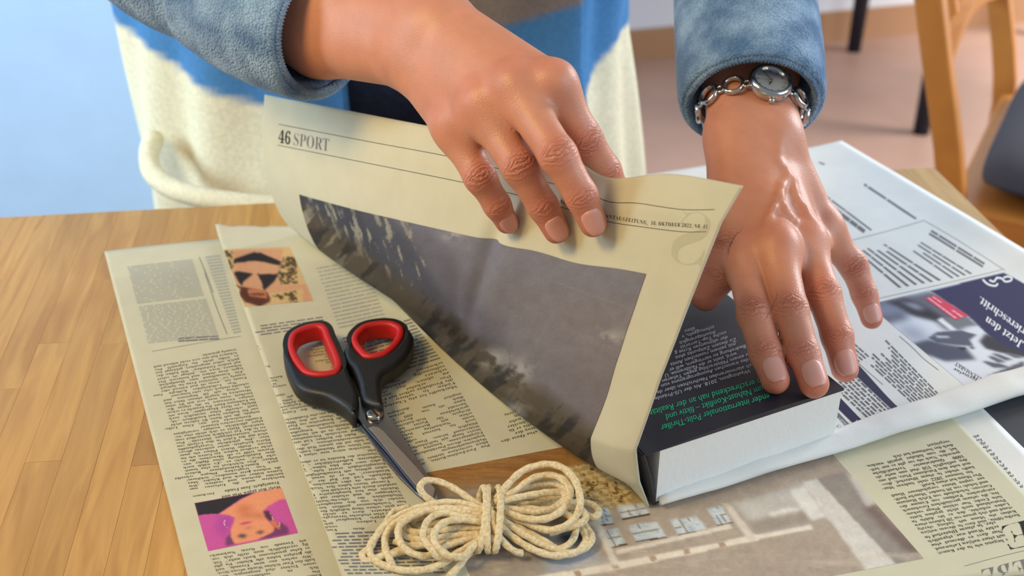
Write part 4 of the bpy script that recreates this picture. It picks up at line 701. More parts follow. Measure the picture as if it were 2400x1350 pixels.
# far ridge, dark face with snow gullies, brown rocks at the lower left
cv.poly([(960,520),(1010,545),(1060,600),(1110,680),(1180,800),(1260,900),(1350,1010),(1420,1100),(1200,1100),(900,900),(700,600),(680,440)], (124,120,126), 6, .8)
cv.poly([(690,440),(760,465),(900,505),(960,560),(1010,640),(1060,720),(1100,800),(1160,900),(1200,980),(900,850),(760,640)], (96,98,104), 4, .95)
cv.poly([(690,440),(830,480),(900,600),(960,700),(1010,790),(940,780),(760,620)], (80,84,92), 5, .8)
rock = fbm(X*.016+Y*.006, Y*.010-X*.004, 101); gul = fbm((X-Y*.3)*.10, Y*.022, 111)
cv.mask(inpoly(X, Y, [(690,440),(960,520),(1010,650),(900,700),(800,560),(740,560)])*np.clip((gul-.57)*10, 0, 1)*.8, (206,198,168))
low = np.clip(((Y-540)-(X-700)*.78+95)/50, 0, 1); cv.mask(low*.95, (104,92,70)); cv.mask(low*np.clip((fbm((X+Y)*.03, (Y-X)*.012, 121)-.5)*8, 0, 1)*.9, (58,54,48)); cv.mask(low*np.clip((fbm((X+Y)*.05, (Y-X)*.012, 131)-.6)*10, 0, 1)*np.clip((900-X)/200, 0, 1), (196,184,152))
cv.mask(np.clip((rock-.6)*5, 0, .4)*np.clip((1050-X)/300, 0, 1), (70,70,74))
for cx, cy, rx, ry, s_ in ((1160,840,42,22,141), (1215,870,38,34,142), (1062,552,24,12,143), (1200,965,36,26,144), (1430,790,40,18,145)):
    g_ = np.exp(-((X-cx)/rx)**2-((Y-cy)/ry)**2)*np.clip((fbm(X*.045, Y*.05, s_)-.36)*5, 0, 1); cv.mask(g_*1.0, (206,200,186))
cv.mask(np.clip(1-np.abs(Y-(660+(X-1300)*.36))/2.2, 0, 1)*(X > 1290)*(X < 1480)*.35, (196,188,160))
cv.C *= np.array([.80,.80,.84]); cv.grain(.06, .05, 151); cv.grain(.05, .35, 152)
o = mk('mountain_photo', (Sp + nn*.0003).reshape(-1, 3), gridf(na, nb), M_print, wrap, cols=lin(cv.C.reshape(-1, 3))); o['label'] = 'printed photo of rocky mountains and cloud'

# ---- print of the flat page: advertisement with navy field, bands, classifieds
C_ = lambda x, y: (2080+x/4.82, 620+y/4.82)
cv = Canvas([(2035,714), (2354,638), (2640,800), (2262,905)], 170, 120, (222,228,238))
cv.poly(P_([(-220,450),(490,300),(880,560),(925,600),(900,690),(800,740),(640,740),(560,640),(430,560),(200,560),(-100,600)]), (104,104,118), 3)
cv.poly(P_([(-60,430),(200,380),(420,470),(640,610),(580,650),(300,580),(100,480)]), (48,46,56), 3); cv.poly(P_([(130,420),(300,430),(440,500),(330,520)]), (150,156,172), 3)
cv.poly(P_([(-220,460),(0,430),(160,500),(250,590),(0,650),(-200,640)]), (132,140,164), 4); cv.poly(P_([(-200,600),(40,590),(160,560),(200,600),(0,660),(-200,680)]), (86,86,98), 4)
cv.poly(P_([(150,690),(260,700),(460,830),(300,880)]), (110,116,138), 8, .9)
cv.poly(P_([(490,300),(1310,90),(1700,300),(2700,900),(2500,1500),(1543,1035),(1300,950),(1110,770),(900,570)]), (50,48,88), .8)
cv.poly(P_([(550,625),(620,600),(800,740),(740,765)]), (232,236,240), 1); cv.poly(P_([(620,600),(900,600),(1020,690),(860,700),(790,740)]), (120,124,132), 1.5)
cv.poly(P_([(460,830),(560,765),(820,745),(1010,792),(930,850),(965,925),(780,910),(560,885)]), (88,92,110), 1); cv.poly(P_([(540,800),(700,810),(690,830),(560,830)]), (196,204,214), 1)
cv.poly(P_([(285,890),(460,850),(600,890),(880,940),(995,1075),(650,1095),(430,1010)]), (78,82,102), 2); cv.poly(P_([(800,940),(880,935),(880,960),(830,968)]), (40,40,52), 1); cv.poly(P_([(915,930),(990,935),(960,958)]), (40,40,52), 1)
cv.poly(P_([(1040,870),(1115,780),(1300,900),(1543,1000),(1560,1050),(1240,985),(1110,950)]), (58,56,66), 1.5)
for q in ([(1075,1100),(1110,1090),(1300,1130),(1380,1165),(1200,1168)], [(1135,1045),(1180,1035),(1340,1100),(1250,1112)], [(1175,1008),(1230,1005),(1420,1075),(1330,1085)], [(1310,1000),(1400,1010),(1543,1050),(1450,1060)], [(1140,1260),(1300,1190),(1543,1090),(1543,1150),(1300,1240)]): cv.poly(P_(q), (92,92,104), 1.2)
cv.build('advertisement_photo', pgW, wrap, label='printed black and white picture of hands and plates')
k = Ink(pgW, .0002); k.quad(*P_([(415,380),(550,350),(915,580),(765,630)])); k.build('red_banner', M_red, wrap)
k = Ink(pgW, .00024); k.bars(C_(740,615), C_(440,385), C_(540,360), C_(890,590), 2, .35, 31, .1, .3); k.build('banner_print', pm('ink_pink', srgb('#eba9b6'), .7), wrap)
dA = unit(np.array([-.79,-.61]))
k = Ink(pgW, .0002); k.line('Jetzt den', (2399,803), (2313,741), 25, 'bf', up=(-.45,.9)); k.line('Karriereschritt.', (2441,800), (2297,694), 25, 'bf', up=(-.45,.9)); 
for pts in ([(1075,170),(1120,215),(1170,238),(1225,242),(1245,215)], [(1150,178),(1200,195),(1225,165),(1250,150)], [(1225,150),(1290,160),(1330,195),(1390,185),(1402,155),(1360,138),(1310,150)]): k.rule(P_(pts), 4.5)
k.build('slogan', M_inkw, wrap)
k = Ink(pgW, .0002); k.line('Allgemeine', C_(1080,1330), C_(750,1165), 11, 'rm', up=(-.4,.9)); k.line('STELLENMARKT', C_(1150,1335), C_(775,1100), 13, 'rm', up=(-.4,.9)); k.build('advertisement_name', M_ink, wrap)
C_ = lambda x, y: (1900+x/5, 780+y/5)
k = Ink(pgW); n0 = 14
def band(k, lo, hi):
    lo = resample(P_(lo), n0); hi = resample(P_(hi), n0)
    k.add(np.r_[lo[:, 0], hi[:, 0]], np.r_[lo[:, 1], hi[:, 1]], [(i, i+1, n0+i+1, n0+i) for i in range(n0-1)])
band(k, [(140,710),(330,900),(560,1120),(660,1195)], [(170,590),(330,745),(640,1060),(790,1135)]); band(k, [(430,400),(530,500),(900,850),(1030,960),(1130,988)], [(440,280),(560,375),(900,750),(1080,905),(1290,930)])
k.build('heading_band', M_navy, wrap)
k = Ink(pgW); band(k, [(250,930),(330,1010),(470,1150),(570,1225)], [(250,860),(330,940),(480,1095),(640,1200)]); k.build('heading_band', M_inkg, wrap)
k = Ink(pgW, .0002); k.line('Er sucht Sie', C_(705,1165), C_(535,1020), 9.5, 'sans', up=(-.55,.85)); k.line('Sie sucht Ihn', C_(1215,965), C_(1018,872), 9.5, 'sans', up=(-.4,.9)); k.line('lin • Düsseldorf •', C_(580,1215), C_(335,985), 8, 'sans', up=(-.55,.85)); k.build('heading_print', M_inkw, wrap)
k = Ink(pgW); k.line('0172/804 87 7', C_(490,1240), C_(322,1070), 9, 'sans', up=(-.6,.8)); k.build('telephone_number', M_ink, wrap)
k = Ink(pgW)
k.bars(C_(780,1125), C_(215,600), C_(540,505), C_(1040,985), 7, .5, 32, .05, .14); k.bars(C_(1260,905), C_(600,300), C_(890,75), C_(1500,700), 10, .48, 33, .05, .15, .25)
k.bars(C_(520,370), C_(20,-60), C_(230,-150), C_(700,270), 5, .4, 37, .06, .2, .5)
k.rule(P_([(520,320),(700,480),(850,610)]), 1); k.rule(P_([(1040,40),(1200,180),(1320,300),(1500,440)]), 1.2); k.build('classified_text', M_inkg, wrap)
C_ = lambda x, y: (1880+x/4.5, 380+y/4.5)
k = Ink(pgW); k.bars(C_(1000,1330), C_(500,900), C_(850,830), C_(1500,1240), 6, .36, 34, .1, .5, .3); k.build('small_print', M_inkg, wrap)
k = Ink(pgW); k.bars(C_(1560,1230), C_(1080,890), C_(1200,790), C_(1820,1170), 4, .36, 35, .1, .5, .3)
k.bars(C_(1900,1120), C_(1330,770), C_(1370,710), C_(1930,1060), 2, .6, 36, .2, .5); k.build('small_print', M_inkg, wrap)
k = Ink(pgW); k.bars(C_(1190,610), C_(640,250), C_(665,225), C_(1210,590), 1, .7, 38, .3, .9); k.build('small_print', M_inkg, wrap)
k = Ink(pgW); k.bars(C_(640,760), C_(290,500), C_(320,460), C_(670,720), 1, .8, 39, .15, .3); k.build('small_print', M_inkg, wrap)
k = Ink(pgW); k.bars(C_(720,730), C_(240,370), C_(260,350), C_(740,710), 1, .6, 40, .2, .6)
k.bars(C_(230,40), C_(170,15), C_(180,-5), C_(240,15), 1, .7, 41, .5, .9)
k.build('small_print', M_inkg, wrap)
k = Ink(pgW); k.rule([(1986,566),(2080,542),(2166,517)], 1.2); k.rule([(2166,517),(2240,560),(2356,634)], .9); k.rule([(2040,704),(2200,668),(2350,632)], 1.0); k.build('page_rules', M_inkg, wrap)
# ------------------------------------------------------------------ the book
eb = unit(np.array([.898,.44,0])); db = unit(np.array([-.44,.898,0])); BW, BD, BT = .1215, .185, .0365; Z0 = .0056
bl = at(1536,1189,Z0) + db*.002; 
M_cover = pm('book_cover_dark', srgb('#26262f'), .42, noise=.25, nscale=30, coat=.1); M_pages = pm('book_pages', srgb('#f0f0ec'), .7, bump=.3, bscale=300)
book = thing('paperback_book', bl + eb*BW/2 + db*BD/2, 'thick paperback with a dark cover and white pages under the hand with the watch', 'book')
nx = 28
def bookgrid(y0, y1, zlo, zhi, name, mat, lab=None, x0=0., x1=1., sag=.0045):
    xs = np.linspace(x0, x1, nx); zt = zhi + .0035*np.sin(np.pi*np.clip(xs, 0, 1)) * .6 + .0012*xs      # top swells a little
    V = []
    for y in (y0, y1):
        for zset in (np.full(nx, zlo), zt):
            for x, z in zip(xs, zset): V.append(bl + eb*x*BW + db*y*BD + zz*(z - bl[2]))
    F = []
    for i in range(nx-1):
        F += [(i, i+1, nx+i+1, nx+i), (2*nx+i, 3*nx+i, 3*nx+i+1, 2*nx+i+1), (nx+i, nx+i+1, 3*nx+i+1, 3*nx+i), (i, 2*nx+i, 2*nx+i+1, i+1)]
    F += [(0, nx, 3*nx, 2*nx), (nx-1, 3*nx-1, 4*nx-1, 2*nx-1)]
    o = mk(name, V, F, mat, book, smooth=False)
    if lab: o['label'] = lab
    return o, (V, F)
bookgrid(.004, .996, Z0+.0006, Z0+BT-.0006, 'page_block', M_pages, 'white page block', .016, .995)
o, bc = bookgrid(.0, 1.0, Z0+BT-.0004, Z0+BT, 'back_cover', M_cover, 'dark navy back cover', -.075, 1.0)
bookgrid(.0, 1.0, Z0, Z0+.0006, 'front_cover', M_cover, None, .0, 1.0)
V = []; F = []
for i, t in enumerate(np.linspace(0, 1, 9)):
    bul = -.075*t**1.3
    for y in (0., 1.):
        for dx in (0, .012): V.append(bl + eb*(bul+dx)*BW + db*y*BD + zz*(Z0 + t*(BT+.0004) - bl[2]))
for i in range(8):
    a = i*4; F += [(a, a+4, a+6, a+2), (a+1, a+3, a+7, a+5), (a, a+1, a+5, a+4), (a+2, a+6, a+7, a+3)]
mk('spine', V, F, M_cover, book)
pgK = Page(bc[0], bc[1])
C_ = lambda x, y: (1500+x/4.821, 730+y/4.821)
k = Ink(pgK, .0002)
for t, a_, b_ in (('ender internationaler Polit-Thriller', (1460,925), (228,1290)), ('um Nahost-Konflikt – fiktiv und', (1385,838), (283,1170)), ('n erschreckend nah an der Realität', (1360,755), (103,1120))):
    k.line(t, C_(*a_), C_(*b_), 21, 'sans', up=(.25,1))
k.build('cover_blurb', M_green, book, 'green lettering')
k = Ink(pgK, .0002)
for t, a_, b_ in (('Washington, 2018. Als der US-Präside', (1242,655), (160,975)), ('nach alarmierenden Nachrichten über de', (1320,575), (185,905)), ('des iranischen Atomprogramms von', (1222,530), (232,830)), ('zu einem Militärschlag gegen Teheran', (1252,465), (245,775)), ('wird, zieht er die Notbremse. U', (1090,460), (275,715)), ('Bedrohung zu verringern, will er', (1192,375), (325,650)), ('mit seinem russischen Amts', (1078,350), (340,590)), ('Zu diesem Zeitpunkt ahnt', (1085,300), (395,510)), ('der ultimativen Krise g', (988,275), (390,460)), ('sische Top-Terrorist', (972,222), (450,395)), ('Atomsprengkö', (850,215), (440,345)), ('schmuggeln, v', (836,160), (470,275)), ('abzu', (618,175), (500,215))):
    k.line(t, C_(*a_), C_(*b_), 12, 'sans', up=(.25,1))
k.build('cover_text', pm('ink_cover_white', srgb('#c9ccd8'), .5), book, 'small white lettering')

# ------------------------------------------------------------------ scissors
M_black = pm('black_plastic', srgb('#1a1a1c'), .45, bump=.15, bscale=500); M_redp = pm('red_rubber', srgb('#c81f1c'), .45)
M_steel = pm('steel', srgb('#8d8f96'), .25, metal=1, noise=.05, nscale=80); M_steel2 = pm('brushed_steel', srgb('#c9c5b8'), .38, metal=1, bump=.25, bscale=400); M_brass = pm('screw_metal', srgb('#b8b0a4'), .22, metal=1)
SZ = .0065
sc = thing('scissors', at(840,940), 'scissors with black handles and red finger rings lying on newspaper', 'scissors')
Cs = lambda pts, z: np.array([at(640+x/2.8125, 720+y/2.8125, z)[:2] for x, y in pts])
HT = SZ + .0125
hl = Cs([(140,122),(220,100),(310,100),(368,118),(400,165),(438,235),(470,330),(515,450),(562,572),(538,700),(470,645),(400,600),(330,572),(235,552),(150,505),(100,425),(70,335),(64,255),(88,180)], HT)
hr = Cs([(478,245),(520,165),(580,115),(680,88),(790,88),(870,112),(918,165),(925,215),(892,300),(822,368),(742,418),(710,470),(714,560),(718,645),(592,598),(560,480),(520,385),(478,345),(462,290)], HT)
rl = Cs([(98,232),(118,172),(172,134),(250,110),(318,106),(356,130),(382,195),(417,272),(446,352),(442,398),(408,430),(330,445),(250,440),(192,416),(143,358),(108,292)], HT)
rr = Cs([(518,202),(543,154),(602,110),(700,90),(788,93),(846,122),(858,160),(842,208),(798,262),(738,306),(660,325),(602,320),(563,287),(528,240)], HT)
def shrink(P, d):
    T = np.roll(P, -1, 0)-np.roll(P, 1, 0); T /= np.linalg.norm(T, axis=1)[:, None]; N_ = np.stack([-T[:, 1], T[:, 0]], 1)
    c = P.mean(0); N_ *= np.sign(((c-P)*N_).sum(1))[:, None]; return P + N_*d
for out, ring, nm in ((hl, rl, 'handle'), (hr, rr, 'handle')):
    O = resample(out, 72, True); R_ = resample(ring, 60, True); Hh = resample(shrink(resample(ring, 60, True), .0042), 60, True)
    V, F = extrude2d(O, [R_], SZ, HT, .0032); mk('handle', V, F, M_black, sc)
    V, F = extrude2d(resample(shrink(R_, -.0006), 60, True), [Hh], SZ+.0006, HT+.0006, .0018); mk('finger_ring', V, F, M_redp, sc)['label'] = 'red rubber ring'
BZ = SZ + .0060
ba = Cs([(560,590),(600,596),(690,628),(728,662),(830,810),(930,960),(1020,1105),(1076,1200),(1056,1288),(1010,1262),(960,1218),(860,1095),(760,965),(640,830),(560,735),(536,690)], BZ)
V, F = extrude2d(ba, [], BZ-.0016, BZ, .0003); mk('blade', V, F, M_steel, sc, smooth=False)
bb = Cs([(545,700),(600,760),(700,850),(860,1040),(1000,1200),(1046,1283),(1000,1270),(940,1222),(830,1115),(720,985),(620,845),(552,745)], BZ-.0022)
V, F = extrude2d(bb, [], BZ-.0040, BZ-.0020, .0003); mk('blade', V, F, M_steel, sc, smooth=False)
bg = Cs([(630,795),(660,786),(695,792),(730,820),(830,930),(950,1060),(1066,1196),(1050,1278),(960,1196),(850,1062),(740,925),(655,820)], BZ+.0002)
V, F = extrude2d(bg, [], BZ-.0002, BZ+.0003, .0001); mk('ground_edge', V, F, M_steel2, sc, smooth=False)['label'] = 'brushed cutting edge'
sp = at(640+668/2.8125, 720+715/2.8125, BZ); r_ = .0052
prof = [(0,.0030),(.6*r_,.0029),(.88*r_,.0024),(r_,.0016),(r_,.0002)]
V = []; F = []; ns = 28
for rr_, zz_ in prof:
    for j in range(ns): t = 2*math.pi*j/ns; V.append(sp + np.array([max(rr_,1e-5)*math.cos(t), max(rr_,1e-5)*math.sin(t), zz_]))
for i in range(len(prof)-1):
    for j in range(ns): F.append((i*ns+j, (i+1)*ns+j, (i+1)*ns+(j+1)%ns, i*ns+(j+1)%ns))
scw = mk('screw', V, F, M_brass, sc)
sd = unit(np.array([.5,-.85,0])); V, F = box_vf(sp+zz*.0028, sd*r_*.93, np.cross(sd, zz)*.0006, zz*.0003); mk('screw_slot', V, F, M_black, scw, smooth=False)
stp = Cs([(455,290),(500,300),(530,330),(545,380),(495,382),(465,335)], HT-.004); V, F = extrude2d(stp, [], SZ+.001, HT-.004, .001); mk('bumper', V, F, M_black, sc)

# ------------------------------------------------------------------ bundle of twine
m, N, L, b = newmat('twine'); M_twine = m; b.inputs['Roughness'].default_value = .85; b.inputs['Specular IOR Level'].default_value = .15
tc = N.new('ShaderNodeTexCoord'); n1 = N.new('ShaderNodeTexNoise'); n1.inputs['Scale'].default_value = 650; n1.inputs['Detail'].default_value = 6; L.new(tc.outputs['Object'], n1.inputs['Vector'])
cr = N.new('ShaderNodeValToRGB'); cr.color_ramp.elements[0].position = .32; cr.color_ramp.elements[0].color = (*srgb('#d6bc8c'), 1); cr.color_ramp.elements[1].position = .62; cr.color_ramp.elements[1].color = (*srgb('#f0e2c0'), 1)
L.new(n1.outputs['Fac'], cr.inputs[0]); L.new(cr.outputs[0], b.inputs['Base Color'])
bp = N.new('ShaderNodeBump'); bp.inputs['Strength'].default_value = .6; bp.inputs['Distance'].default_value = .0008; L.new(n1.outputs['Fac'], bp.inputs['Height']); L.new(bp.outputs[0], b.inputs['Normal'])
tw = thing('twine_bundle', at(1130,1240), 'bundle of cream twine tied round the middle, lying in front of the scissors', 'twine')
Ct = lambda x, y, z: at(820+x/3.871, 1060+y/3.871, z)
TR = .00185
def strand(pts, hs, name='strand', r=TR, seed=0):
    hs = np.interp(np.linspace(0, 1, len(pts)), np.linspace(0, 1, len(hs)), hs)
    P = np.array([Ct(x, y, max(h, .0058)) for (x, y), h in zip(pts, hs)]); Ln = np.linalg.norm(np.diff(P, axis=0), axis=1).sum()
    n = max(24, int(Ln/.0011)); P = resample(P, n); rg = np.random.default_rng(seed+len(pts)); ph = rg.random()*6
    P[:, 2] = np.maximum(P[:, 2], .0052+r*.8)
    k_ = Ln/n*2*np.pi/.0075
    V, F = sweep(P, r*(1+.07*(fbm(np.arange(n)*.07+ph, np.zeros(n), seed)-.5)*2), 12, prof=lambda th, i: 1 + .07*np.cos(2*th - i*k_ + ph))
    return mk(name, V, F, M_twine, tw)
S = [
 ([(1300,470),(1400,330),(1550,180),(1700,120),(1830,110),(1960,160),(2050,270),(2090,420),(2080,520),(2020,620),(1900,690),(1760,700),(1550,620),(1330,560)], [.016,.024,.03,.03,.026,.018,.013,.014]),
 ([(1300,480),(1500,350),(1650,240),(1800,205),(1920,240),(1990,330),(1990,420),(1930,520),(1820,590),(1700,610),(1550,590),(1320,500)], [.016,.022,.024,.022,.018,.016]),
 ([(1310,430),(1550,330),(1750,285),(1900,300),(1955,390),(1890,480),(1700,545),(1380,500)], [.018,.017,.016,.015]),
 ([(1310,455),(1600,395),(1800,365),(1935,370),(1940,450),(1800,520),(1500,500)], [.019,.019,.017,.012]),
 ([(1310,420),(1480,360),(1700,320),(1880,340),(1900,420),(1700,470),(1400,470)], [.013,.012,.011,.01]),
 ([(1310,490),(1500,450),(1750,430),(1900,440),(1850,540),(1600,570),(1350,520)], [.010,.008,.008,.008]),
 ([(1310,560),(1450,660),(1600,760),(1800,860),(1900,880),(2000,820),(2050,720),(2030,620),(1950,560),(1700,520)], [.016,.012,.008,.008,.009,.01]),
 ([(1300,580),(1420,720),(1600,850),(1800,930),(1950,930),(2080,890),(2140,800),(2120,720),(2050,650)], [.015,.010,.008,.0075,.008]),
 ([(1360,600),(1560,700),(1750,800),(1950,915),(2110,880),(2190,810),(2180,730),(2100,640),(1990,600)], [.012,.008,.0075,.0075,.009]),
 ([(1850,500),(1980,470),(2100,450),(2220,490),(2258,550),(2210,590),(2120,560),(2000,560)], [.008,.009,.009,.008]),
 ([(1900,520),(2030,500),(2120,540),(2140,600),(2060,660),(1960,690),(1800,740)], [.008,.012,.012,.008]),
 ([(1290,540),(1310,680),(1400,820),(1500,900),(1565,915)], [.020,.016,.010,.008]),
 ([(1250,520),(1100,430),(950,330),(820,270),(700,255),(640,300),(655,365),(745,445),(860,480)], [.016,.018,.021,.022,.018,.010]),
 ([(1240,520),(1000,460),(800,460),(600,510),(400,600),(250,750),(180,860),(205,960),(330,1035),(500,1072),(700,1060),(850,1000),(1000,900),(1190,790)], [.018,.017,.014,.010,.0078,.0078,.009,.013]),
 ([(1230,540),(900,510),(650,530),(480,600),(370,680),(320,780),(330,900),(390,1030)], [.018,.017,.014,.010,.008]),
 ([(1230,560),(900,530),(700,535),(500,620),(440,700),(450,800),(520,890),(640,940),(730,930),(900,840),(1200,760)], [.017,.017,.015,.012,.010,.012]),
 ([(1220,600),(1000,580),(880,550),(760,575),(685,660),(670,780),(740,880),(800,945),(900,965)], [.017,.019,.019,.016,.010]),
 ([(1220,640),(1050,612),(900,620),(800,680),(760,760),(790,850),(900,940),(1030,940),(1120,850),(1215,760)], [.017,.020,.018,.013,.014]),
 ([(1220,680),(1000,690),(700,720),(560,720),(500,640),(560,580),(800,560),(1200,560)], [.014,.012,.010,.010,.012]),
 ([(1220,740),(1000,750),(800,775),(600,790),(480,740),(430,660)], [.013,.011,.009,.008]),
 ([(1210,780),(1000,800),(800,825),(560,850),(400,810)], [.011,.009,.008,.008]),
 ([(1210,700),(950,720),(760,760),(600,830),(420,900),(260,950)], [.009,.008,.0075,.0075]),
 ([(545,497),(400,540),(330,640),(240,760),(190,860),(110,930),(150,985),(300,945),(500,900)], [.010,.010,.009,.008,.008]),
 ([(1150,830),(1060,940),(990,1030),(900,1130)], [.010,.008,.0078,.0078]),
 ([(1260,620),(1000,640),(800,640),(640,690),(560,640),(700,590),(1000,560)], [.010,.009,.008,.010]),
]
for i, (p, h) in enumerate(S): strand(p, h, 'strand', seed=i)
# binding wound round the waist of the bundle
cb = Ct(1278, 600, .012)
for off, tilt, sd_ in ((-.0052,.10,1), (-.0012,-.02,2), (.0030,.07,3)):
    ax = unit(Ct(1500,600,.012)-Ct(1060,600,.012)); sdv = np.cross(zz, ax); ph = np.linspace(0, 2*np.pi, 60, endpoint=False)
    Pp = cb + ax*off + np.cos(ph)[:, None]*sdv*.0215 + np.sin(ph)[:, None]*zz*.0092 + (np.sin(ph)*tilt*.03)[:, None]*ax
    Pp[:, 2] = np.maximum(Pp[:, 2], .0072); V, F = sweep(Pp, TR, 12, closed=True, prof=lambda th, i: 1+.10*np.cos(2*th-i*1.8)); mk('binding', V, F, M_twine, tw)
# ------------------------------------------------------------------ the person: body and hands grown as one smooth volume
def seg_into(D, O, h, a, b, ra, rb, k, margin=.020, flat=None):
    """smooth-union a tapered capsule into the distance grid D"""
    a, b = np.asarray(a, float), np.asarray(b, float); r = max(ra, rb)+margin
    lo = np.maximum(np.floor((np.minimum(a, b)-r-O)/h).astype(int), 0); hi = np.minimum(np.ceil((np.maximum(a, b)+r-O)/h).astype(int)+1, D.shape)
    if (hi <= lo).any(): return
    sl = tuple(slice(l_, h_) for l_, h_ in zip(lo, hi)); ax = [(O[i]+h*np.arange(lo[i], hi[i])-a[i]).astype(np.float32) for i in range(3)]
    x, y, z = ax[0][:, None, None], ax[1][None, :, None], ax[2][None, None, :]
    ba = (b-a).astype(np.float32); L2 = float(ba@ba)+1e-12
    t = np.clip((x*ba[0]+y*ba[1]+z*ba[2])/L2, 0, 1)
    d = np.sqrt((x-t*ba[0])**2+(y-t*ba[1])**2+(z-t*ba[2])**2) - (ra+(rb-ra)*t)
    s = D[sl]
    if k <= 0: D[sl] = np.minimum(s, d)
    else:
        q = np.clip(.5+.5*(s-d)/k, 0, 1); D[sl] = s+(d-s)*q-k*q*(1-q)
def smin(a, b, k):
    q = np.clip(.5+.5*(a-b)/k, 0, 1); return a+(b-a)*q-k*q*(1-q)
def nets(D, O, h):
    S = D < 0; c = np.zeros(tuple(n-1 for n in D.shape), np.int8)
    for i in (0, 1):
        for j in (0, 1):
            for k in (0, 1): c += S[i:S.shape[0]-1+i, j:S.shape[1]-1+j, k:S.shape[2]-1+k]
    act = np.argwhere((c > 0) & (c < 8)); idx = -np.ones(c.shape, np.int32); idx[tuple(act.T)] = np.arange(len(act))
    acc = np.zeros((len(act), 3)); cnt = np.zeros(len(act)); cs = [(i, j, k) for i in (0, 1) for j in (0, 1) for k in (0, 1)]
    val = {q: D[act[:, 0]+q[0], act[:, 1]+q[1], act[:, 2]+q[2]] for q in cs}
    for p in cs:
        for ax in range(3):
            if p[ax]: continue
            q = list(p); q[ax] = 1; q = tuple(q); va, vb = val[p], val[q]; m = (va < 0) != (vb < 0)
            t = np.where(m, va/np.where(va == vb, 1, va-vb), 0); pos = np.array(p, float)[None]+np.eye(3)[ax][None]*t[:, None]
            acc[m] += pos[m]; cnt[m] += 1
    V = O + h*(act+acc/cnt[:, None]); Fs = []
    for ax in range(3):
        u, v = [(1, 2), (2, 0), (0, 1)][ax]; sh = list(D.shape); s0 = [slice(None)]*3; s1 = [slice(None)]*3; s0[ax] = slice(0, -1); s1[ax] = slice(1, None)
        A, B = S[tuple(s0)], S[tuple(s1)]; e = np.argwhere(A != B); ok = (e[:, u] > 0) & (e[:, v] > 0) & (e[:, u] < D.shape[u]-1) & (e[:, v] < D.shape[v]-1); e = e[ok]
        def cell(du, dv): q = e.copy(); q[:, u] += du; q[:, v] += dv; return idx[tuple(q.T)]
        f = np.stack([cell(-1, -1), cell(0, -1), cell(0, 0), cell(-1, 0)], 1); fl = ~A[tuple(e.T)]; f[fl] = f[fl][:, ::-1]; Fs.append(f)
    F = np.concatenate(Fs); F = F[(F >= 0).all(1)]
    return V, F
def relax(V, F, n=2, w_=.5):
    for _ in range(n):
        s = np.zeros_like(V); c = np.zeros(len(V))
        for i in range(4):
            np.add.at(s, F[:, i], V[F[:, (i+1) % 4]]); np.add.at(c, F[:, i], 1)
        V = V + w_*(s/np.maximum(c, 1)[:, None]-V)
    return V
SKIN = srgb(205,140,112)
def hand(fingers, palm, veins, extra, h, lo, hi, bumps=()):
    """fingers: list of (points, radii); palm: capsules; returns verts, faces, colour, crease attribute"""
    O = np.array(lo, float); n = np.ceil((np.array(hi)-O)/h).astype(int)+1
    Dp = np.full(tuple(n), .03, np.float32)
    for a, b, ra, rb in palm: seg_into(Dp, O, h, a, b, ra, rb, .0115)
    Df = np.full(tuple(n), .03, np.float32)
    for P, R in fingers:
        d1 = np.full(tuple(n), .03, np.float32)
        for i in range(len(P)-1): seg_into(d1, O, h, P[i], P[i+1], R[i], R[i+1], .0035)
        Df = smin(Df, d1, .0009)
    D = smin(Dp, Df, .0085); del Dp, Df
    for a, r in bumps: seg_into(D, O, h, a, a, r, r, .010)
    for P, r in veins:
        for i in range(len(P)-1): seg_into(D, O, h, P[i], P[i+1], r, r, .0035)
    V, F = nets(D, O, h); V = relax(V, F, 2, .5)
    red = np.zeros(len(V)); crz = np.zeros((len(V), 3))
    for P, R in fingers:
        P = np.array(P); npt = len(P)
        tip = P[-1]; red = np.maximum(red, np.exp(-(np.linalg.norm(V-tip, axis=1)/.016)**2)*.9)
        for j in range(1, npt-1):
            ax = unit(P[j+1]-P[j-1]); q = V-P[j]; al = q@ax; rad = q-al[:, None]*ax; rn = np.linalg.norm(rad, axis=1); dd = unit(np.cross(ax, np.cross(CP+np.array([0,0,.25])-P[j], ax)))
            dor = np.clip((rad@dd)/np.maximum(rn, 1e-6), 0, 1); near = (rn < R[j]*1.7)
            wgt = np.exp(-(al/(.0058 if j == npt-3 or npt == 3 else .004))**2)*dor**1.5*near*(1 if j == npt-3 else .6)
            better = wgt > crz[:, 0]; crz[better, 0] = wgt[better]; crz[better, 1] = al[better]; crz[better, 2] = (rad@np.cross(ax, dd))[better]
            red = np.maximum(red, np.exp(-(np.linalg.norm(V-P[j]-dd*R[j]*.7, axis=1)/.010)**2)*(.8 if j else .5))
        red = np.maximum(red, np.exp(-(np.linalg.norm(V-P[0]-np.array([0,0,.008]), axis=1)/.013)**2)*.55)
    nz_ = fbm(V[:, 0]*90+V[:, 2]*60, V[:, 1]*90+V[:, 2]*40, 201, 4)
    col = SKIN[None]*(1+.22*(nz_-.5))[:, None]; col = col*(1-red[:, None]*np.array([.06,.30,.26])[None])
    return V, F, col, crz
def P_at(l_): return [at(*q) for q in l_]
def P_dep(l_): return [dep(*q) for q in l_]
